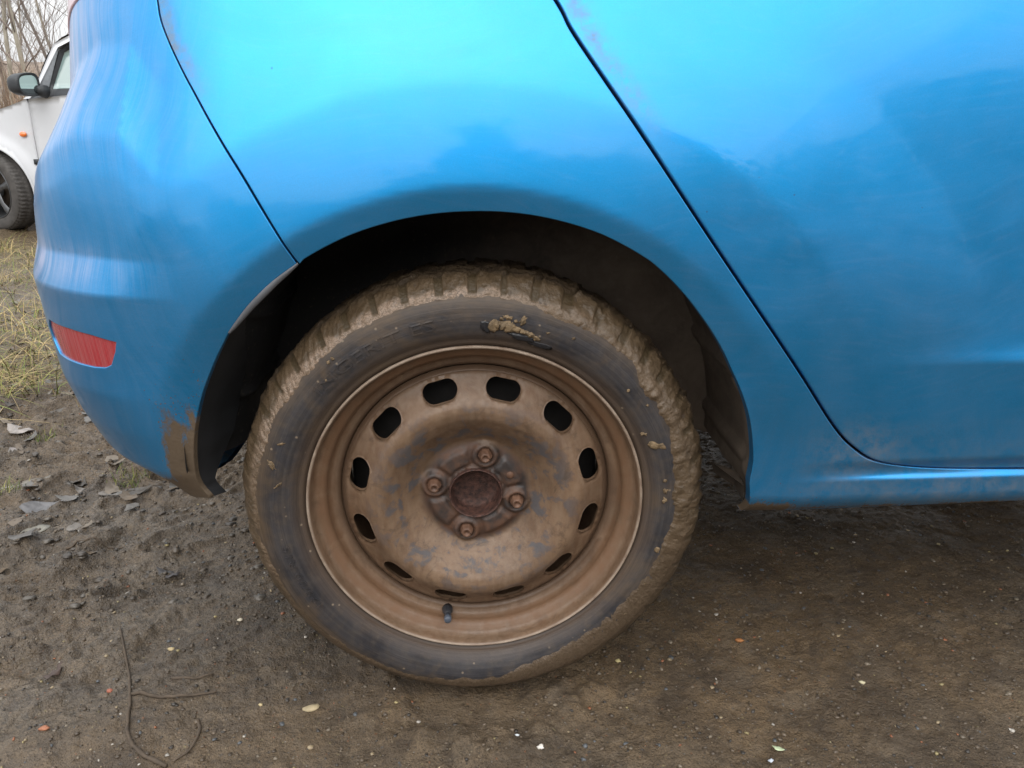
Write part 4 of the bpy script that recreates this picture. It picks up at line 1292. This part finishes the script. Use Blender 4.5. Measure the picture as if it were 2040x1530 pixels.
def tone_mat(name, rough=.8, spec=.3, two=False):
    b = NB(name)
    nz = b.noise(b.obj(), 120, 3)
    c = b.mix(1.0, b.attr('tone', 'Color'), b.mr(nz, .3, .7, .8, 1.15), 'MULTIPLY')
    return b.done(b.bsdf(Base_Color=c, Roughness=rough, Specular_IOR_Level=spec))
MAT['tone'] = tone_mat('natural_tones')
MAT['tonewet'] = tone_mat('wet_natural_tones', .4, .5)
spots = [(random.uniform(-14, -2.5), random.uniform(8.2, 15), 1) for _ in range(420)]
o = blades('brush', spots, MAT['tone'], .6, 1.75, .013, 75, .35, 5, .5, [(.24, .16, .11), (.30, .21, .14), (.18, .125, .09), (.34, .26, .18)])
tag(o, 'brown leafless brush and dead weeds under the thicket', 'brush', kind='stuff')

# ------------------------------------------------------------------ grass, litter, stones near the car
def dry_spots(n, x0, x1, y0, y1): return [(random.uniform(x0, x1), random.uniform(y0, y1), random.uniform(.4, 1.4)) for _ in range(n)]
o = blades('dry_grass', dry_spots(60, -3.2, -1.45, 1.55, 3.6) + dry_spots(26, -1.75, -1.22, 1.15, 1.75) + dry_spots(70, -4.2, -2.0, 3.2, 5.0), MAT['tone'], .05, .20, .0038, 52, .08, 8, 2.4,
           [(.36, .27, .12), (.46, .35, .17), (.22, .16, .08), (.15, .11, .06), (.20, .20, .06), (.16, .20, .05)])
tag(o, 'straw-coloured dead grass lying flat at the verge left of the bumper', 'grass', kind='stuff')

tufts = [(-1.02, .92, 'small green grass tuft on the mud level with the red reflector'), (-1.16, .80, 'green grass tuft near the left edge beside a grey leaf'),
         (-.72, .67, 'small yellow-green tuft close below the bumper underside'), (-1.25, 1.28, 'green tuft at the foot of the dry grass'), (-.98, .66, 'mossy green tuft beside a pale slab-like leaf')]
for i, (x, y, lab) in enumerate(tufts):
    o = blades('grass_tuft', [(x, y, 1)], MAT['tone'], .012, .045, .0022, 70, .020, 60 + i, 1.0, [(.13, .19, .035), (.20, .23, .05), (.28, .24, .09), (.10, .13, .03)])
    tag(o, lab, 'grass tuft')

def leaf_mesh(seed, L=.03, W=.018, curl=.006):
    r = random.Random(seed); n = 12; pts = []
    for i in range(n):
        t = 2 * PI * i / n
        k = 1 + r.uniform(-.22, .22)
        pts.append((L * math.cos(t) * k * (1.15 if i == 0 else 1), W * math.sin(t) * k))
    V = [(0, 0, curl * .4)] + [(x, y, curl * ((x / L) ** 2 + r.uniform(-.5, .5)) ) for x, y in pts] 
    V += [(x * .55, y * .55, curl * r.uniform(0, .6)) for x, y in pts]
    Fc = []
    for i in range(n):
        j = (i + 1) % n
        Fc.append((0, 1 + n + i, 1 + n + j)); Fc.append((1 + n + i, 1 + i, 1 + j, 1 + n + j))
    return V, Fc
def leaf(name, x, y, L, W, rz, col, label, seed, curl=.005, cat='leaf', tilt=(0, 0), th=.0012, mat=None):
    V, Fc = leaf_mesh(seed, L, W, curl)
    m = mat or simple('leaf_tone', col, .55, var=.35, scale=70, bump=.0006)
    o_ = mesh_obj(name, V, Fc, m)
    o_.location = (x, y, gz(x, y) + .003)
    o_.rotation_euler = (tilt[0], tilt[1], rz)
    md = o_.modifiers.new('thick', 'SOLIDIFY'); md.thickness = th; md.offset = 0
    tag(o_, label, cat)
    return o_
leaf('dead_leaf', -.955, .705, .052, .020, .75, (.19, .17, .14), 'long grey slab-like dead leaf on mud at the left edge, beside moss', 1, .004)
leaf('dead_leaf', -.865, .600, .042, .022, .45, (.13, .125, .125), 'curled slate-grey leaf lying under the bumper tip, left side', 2, .016, tilt=(.2, .1))
leaf('dead_leaf', -.835, .490, .034, .018, .05, (.20, .185, .15), 'pale oval leaf flat on the mud below the curled grey leaf', 3, .003)
leaf('dead_leaf', -1.10, .985, .035, .02, -.3, (.26, .23, .21), 'light grey leaf at left edge level with the reflector bottom', 4, .010)
leaf('dead_leaf', -1.03, .86, .045, .024, -.5, (.17, .15, .14), 'broad grey-brown leaf between the two green tufts', 5, .008)
leaf('dead_leaf', -.90, .335, .028, .013, 1.1, (.10, .085, .075), 'dark narrow leaf at the left edge above the orange chip', 6, .006)
leaf('dead_leaf', -.605, .085, .020, .007, 1.3, (.075, .05, .04), 'small dark brown curled leaf left of the forked twig', 7, .006)
leaf('dead_leaf', -.53, .33, .022, .010, -.5, (.05, .045, .045), 'small dark wet leaf between twig and tyre', 8, .005)
leaf('green_leaf', .366, -.123, .0068, .0036, -.5, (.42, .48, .30), 'tiny pale green leaf on the mud right of the wheel, lower edge', 9, .001, th=.0006)

def stone(name, x, y, s, col, label, seed, cat='stone', flat=.55, rz=0.0, rough=.7, sub=2, asp=.7):
    o_ = blob(name, (0, 0, 0), (s, s * asp, s * flat), simple('stone_tone', col, rough, var=.3, scale=200, bump=.0003), None, seed, sub, .4)
    o_.location = (x, y, gz(x, y) + s * flat * .35); o_.rotation_euler = (0, 0, rz)
    tag(o_, label, cat)
    return o_
stone('brick_chip', -.747, .315, .0085, (.36, .085, .03), 'bright orange-red brick chip on mud at the left edge', 21, 'brick chip')
stone('brick_chip', -.510, .040, .005, (.30, .10, .06), 'small dull red brick chip just left of the forked twig', 22, 'brick chip')
stone('brick_chip', -.560, -.035, .006, (.32, .13, .07), 'pinkish brick chip near the lower left corner', 23, 'brick chip')
stone('brick_chip', .385, .085, .006, (.34, .14, .045), 'crumbled orange brick chip on the ground below the sill', 24, 'brick chip')
stone('pebble', -.229, -.003, .0105, (.34, .27, .16), 'flat tan yellowish stone in front of the tyre, left of contact', 25, 'stone', .3, .1)
stone('pebble', -.296, .002, .003, (.45, .36, .20), 'tiny yellow pebble just left of the flat tan stone', 26, 'stone')
stone('pebble', .073, -.103, .0045, (.62, .58, .52), 'small white stone below the tyre at the bottom edge', 27, 'stone', .6)
stone('pebble', .045, -.080, .0028, (.50, .53, .55), 'tiny pale grey pebble beside the small white stone', 28, 'stone')
stone('pebble', -.372, .190, .0042, (.58, .52, .40), 'cream pebble between the twig and the tyre', 29, 'stone')
stone('pebble', -.452, .118, .0045, (.42, .33, .18), 'tan square pebble right beside the top of the forked twig', 30, 'stone')
stone('pebble', .352, -.137, .0035, (.42, .45, .50), 'bluish white pebble beside the tiny green leaf', 31, 'stone')
stone('pebble', -.620, -.06, .004, (.50, .46, .30), 'cream yellow pebble in the lower left corner', 32, 'stone')
stone('pebble', .20, .06, .0038, (.40, .33, .16), 'yellowish grit cluster stone right of the tyre', 33, 'stone')
stone('pebble', .52, -.02, .004, (.45, .40, .26), 'pale yellow pebble in the lower right corner', 34, 'stone')

# forked twig
tw = empty('forked_twig', (0, 0, 0)); tag(tw, 'thin brown forked twig lying on the mud in front of the bumper', 'twig')
def gpts(l, lift=.0024):
    return [(x, y, gz(x, y) + lift) for x, y in l]
MAT['twigbark'] = simple('twig_bark', (.070, .050, .033), .8, var=.4, scale=80)
m_ = catmull([(-.548, .175), (-.520, .120), (-.490, .060), (-.470, .010), (-.452, -.045), (-.425, -.080), (-.385, -.100)], 6)
tube('stem', gpts(m_), list(np.linspace(.0014, .0030, len(m_)) * (1 + .18 * np.sin(np.arange(len(m_)) * 1.9))), MAT['twigbark'], tw, 8)
m_ = catmull([(-.472, .022), (-.430, .016), (-.395, .017), (-.360, .026)], 6)
tube('side_branch', gpts(m_), list(np.linspace(.0028, .0016, len(m_))), MAT['twigbark'], tw, 8)
for i, (l, lab) in enumerate([([(-.372, -.022), (-.362, -.045), (-.366, -.075), (-.380, -.092)], 'short curved dark twig right of the forked twig'),
                              ([(-.43, .055), (-.40, .052), (-.375, .060)], 'short dark sliver of twig just above the fork'),
                              ([(-.74, .42), (-.68, .43), (-.62, .415)], 'thin pale straw lying across the mud under the bumper')]):
    m_ = catmull(l, 6)
    tag(tube('twig', gpts(m_, .0012), list(np.linspace(.0026, .0012, len(m_))), MAT['twigbark'], None, 6), lab, 'twig')

# gravel: joined small stones, colours as they are in the mud
def gravel(name, n, xr, yr, smin, smax, cols, seed, label, cat, power=2.5, flat=.6):
    import bmesh
    r = np.random.default_rng(seed)
    bm = bmesh.new(); bmesh.ops.create_icosphere(bm, subdivisions=1, radius=1)
    V0 = np.array([tuple(v.co) for v in bm.verts]); F0 = np.array([tuple(v.index for v in f.verts) for f in bm.faces]); bm.free()
    X = r.uniform(*xr, n); Y = r.uniform(*yr, n)
    keep = (np.hypot(X / .11, (Y - .085) / .14) > 1.0); X, Y = X[keep], Y[keep]; n = len(X)
    S = smin + (smax - smin) * r.random(n) ** power
    Z = ground_h(X, Y)
    V = V0[None] * (1 + r.uniform(-.35, .35, (n, len(V0), 1)))
    V = V * S[:, None, None] * np.stack([np.ones(n), r.uniform(.5, 1, n), r.uniform(flat * .6, flat, n)], -1)[:, None, :]
    a = r.uniform(0, 2 * PI, n); ca, sa = np.cos(a)[:, None], np.sin(a)[:, None]
    P = np.stack([V[..., 0] * ca - V[..., 1] * sa + X[:, None], V[..., 0] * sa + V[..., 1] * ca + Y[:, None], V[..., 2] + Z[:, None] + S[:, None] * .12], -1)
    Fc = (F0[None] + np.arange(n)[:, None, None] * len(V0)).reshape(-1, 3)
    ca_ = np.array([c[:3] for c in cols]); wts = np.array([c[3] for c in cols], float); wts /= wts.sum()
    cc = ca_[r.choice(len(cols), n, p=wts)] * r.uniform(.75, 1.2, (n, 1))
    o_ = mesh_obj(name, P.reshape(-1, 3), Fc, MAT['tonewet'], cols=np.repeat(cc, len(V0), 0))
    tag(o_, label, cat, kind='stuff')
mudc = [(.065, .047, .031, 10), (.10, .073, .048, 9), (.040, .033, .027, 6), (.15, .12, .085, 3), (.26, .20, .12, .7), (.24, .09, .04, .6), (.34, .31, .27, .5), (.075, .08, .085, 1.6), (.26, .21, .10, .5)]
gravel('gravel', 34000, (-1.5, 1.0), (-.34, 1.2), .0006, .0042, mudc, 3, 'fine wet gravel and grit trodden into the brown mud', 'gravel', 3.2)
gravel('clods', 1100, (-1.5, -.35), (.22, 1.4), .003, .012, [(.075, .058, .042, 5), (.10, .085, .068, 4), (.055, .044, .034, 3)], 4, 'soft wet clods of churned mud at the verge', 'mud clods', 2.2, .35)
# leaf litter
def litter(n, seed):
    r = random.Random(seed); V = []; Fc = []; C = []
    for i in range(n):
        x = r.uniform(-2.6, -.62); y = r.uniform(.35, 2.6)
        if x > -.62 - .3 * (y - .35): pass
        v_, f_ = leaf_mesh(r.random(), r.uniform(.008, .030), r.uniform(.005, .017), r.uniform(.002, .009))
        a = r.uniform(0, 2 * PI); tx, ty_ = r.uniform(-.25, .25), r.uniform(-.25, .25)
        z = gz(x, y) + .003; b0 = len(V)
        k = r.choice([(.11, .10, .088), (.08, .072, .064), (.14, .108, .074), (.055, .045, .035), (.15, .13, .11), (.10, .07, .042)])
        for (px_, py_, pz_) in v_:
            qx = px_ * math.cos(a) - py_ * math.sin(a); qy = px_ * math.sin(a) + py_ * math.cos(a)
            V.append((x + qx, y + qy, z + pz_ + tx * qx + ty_ * qy)); C.append(k)
        Fc += [tuple(q + b0 for q in t) for t in f_]
    o_ = mesh_obj('leaf_litter', V, Fc, MAT['tonewet'], cols=np.array(C)); tag(o_, 'grey and brown rotting leaf litter pressed into the mud at the verge', 'leaf litter', kind='stuff')
litter(640, 5)

# ------------------------------------------------------------------ unseen thicket added on the camera's side, for dark reflections in the paint
def reflection_thicket():
    r = np.random.default_rng(77)
    cl = []
    for i in range(70):
        x = -26 + 52 * i / 69 + r.uniform(-.6, .6)
        h = 2.0 + 1.2 * vnoise(np.array([x * .35]), np.array([0.0]), 5)[0] + (5.0 if 4.8 < x < 15 else 0) + (1.0 if 2 < x < 4.8 else 0)  # taller to the right, for the dark reflection on the door
        cl.append((x, -13 - r.uniform(0, 4), h))
    reflection_blobs = [(.30, -11.5, 4.9, .30), (.10, -11.5, 4.1, .60), (.75, -11.5, 3.9, .45), (-.5, -11.5, 3.2, .6), (2.2, -11.5, 3.9, .7), (3.2, -11.5, 3.4, .9)]  # dense clumps added for the dark shape reflected above the wheel arch
    P = []
    for (x, y, h) in cl:
        m = int(90 * h)
        px_ = x + r.normal(0, .7, m); py_ = y + r.normal(0, .7, m); pz_ = h * r.random(m) ** .8
        P.append(np.stack([px_, py_, pz_ + ground_h(px_, py_)], -1))
    for (x, y, h, sg) in reflection_blobs:
        m = 900
        zz = h * r.random(m) ** .6; px_ = x + r.normal(0, 1, m) * sg * (1.05 - (zz / h) ** 3 * .6); py_ = y + r.normal(0, .5, m)
        P.append(np.stack([px_, py_, zz + ground_h(px_, py_)], -1))
    P = np.vstack(P); m = len(P)
    d1 = r.normal(size=(m, 3)); d1 /= np.linalg.norm(d1, axis=1, keepdims=True)
    d2 = np.cross(d1, r.normal(size=(m, 3))); d2 /= np.linalg.norm(d2, axis=1, keepdims=True)
    s = r.uniform(.10, .26, (m, 1))
    Q = np.stack([P - d1 * s, P + d2 * s * .6, P + d1 * s, P - d2 * s * .6], 1)
    o_ = mesh_obj('reflection_thicket', Q.reshape(-1, 3), np.arange(m * 4).reshape(-1, 4), simple('reflection_thicket_tone', (.045, .042, .030), .9, var=.4, scale=2))
    tag(o_, 'unseen dark thicket added behind the viewer for reflections in the blue paint', 'thicket', kind='stuff')
reflection_thicket()
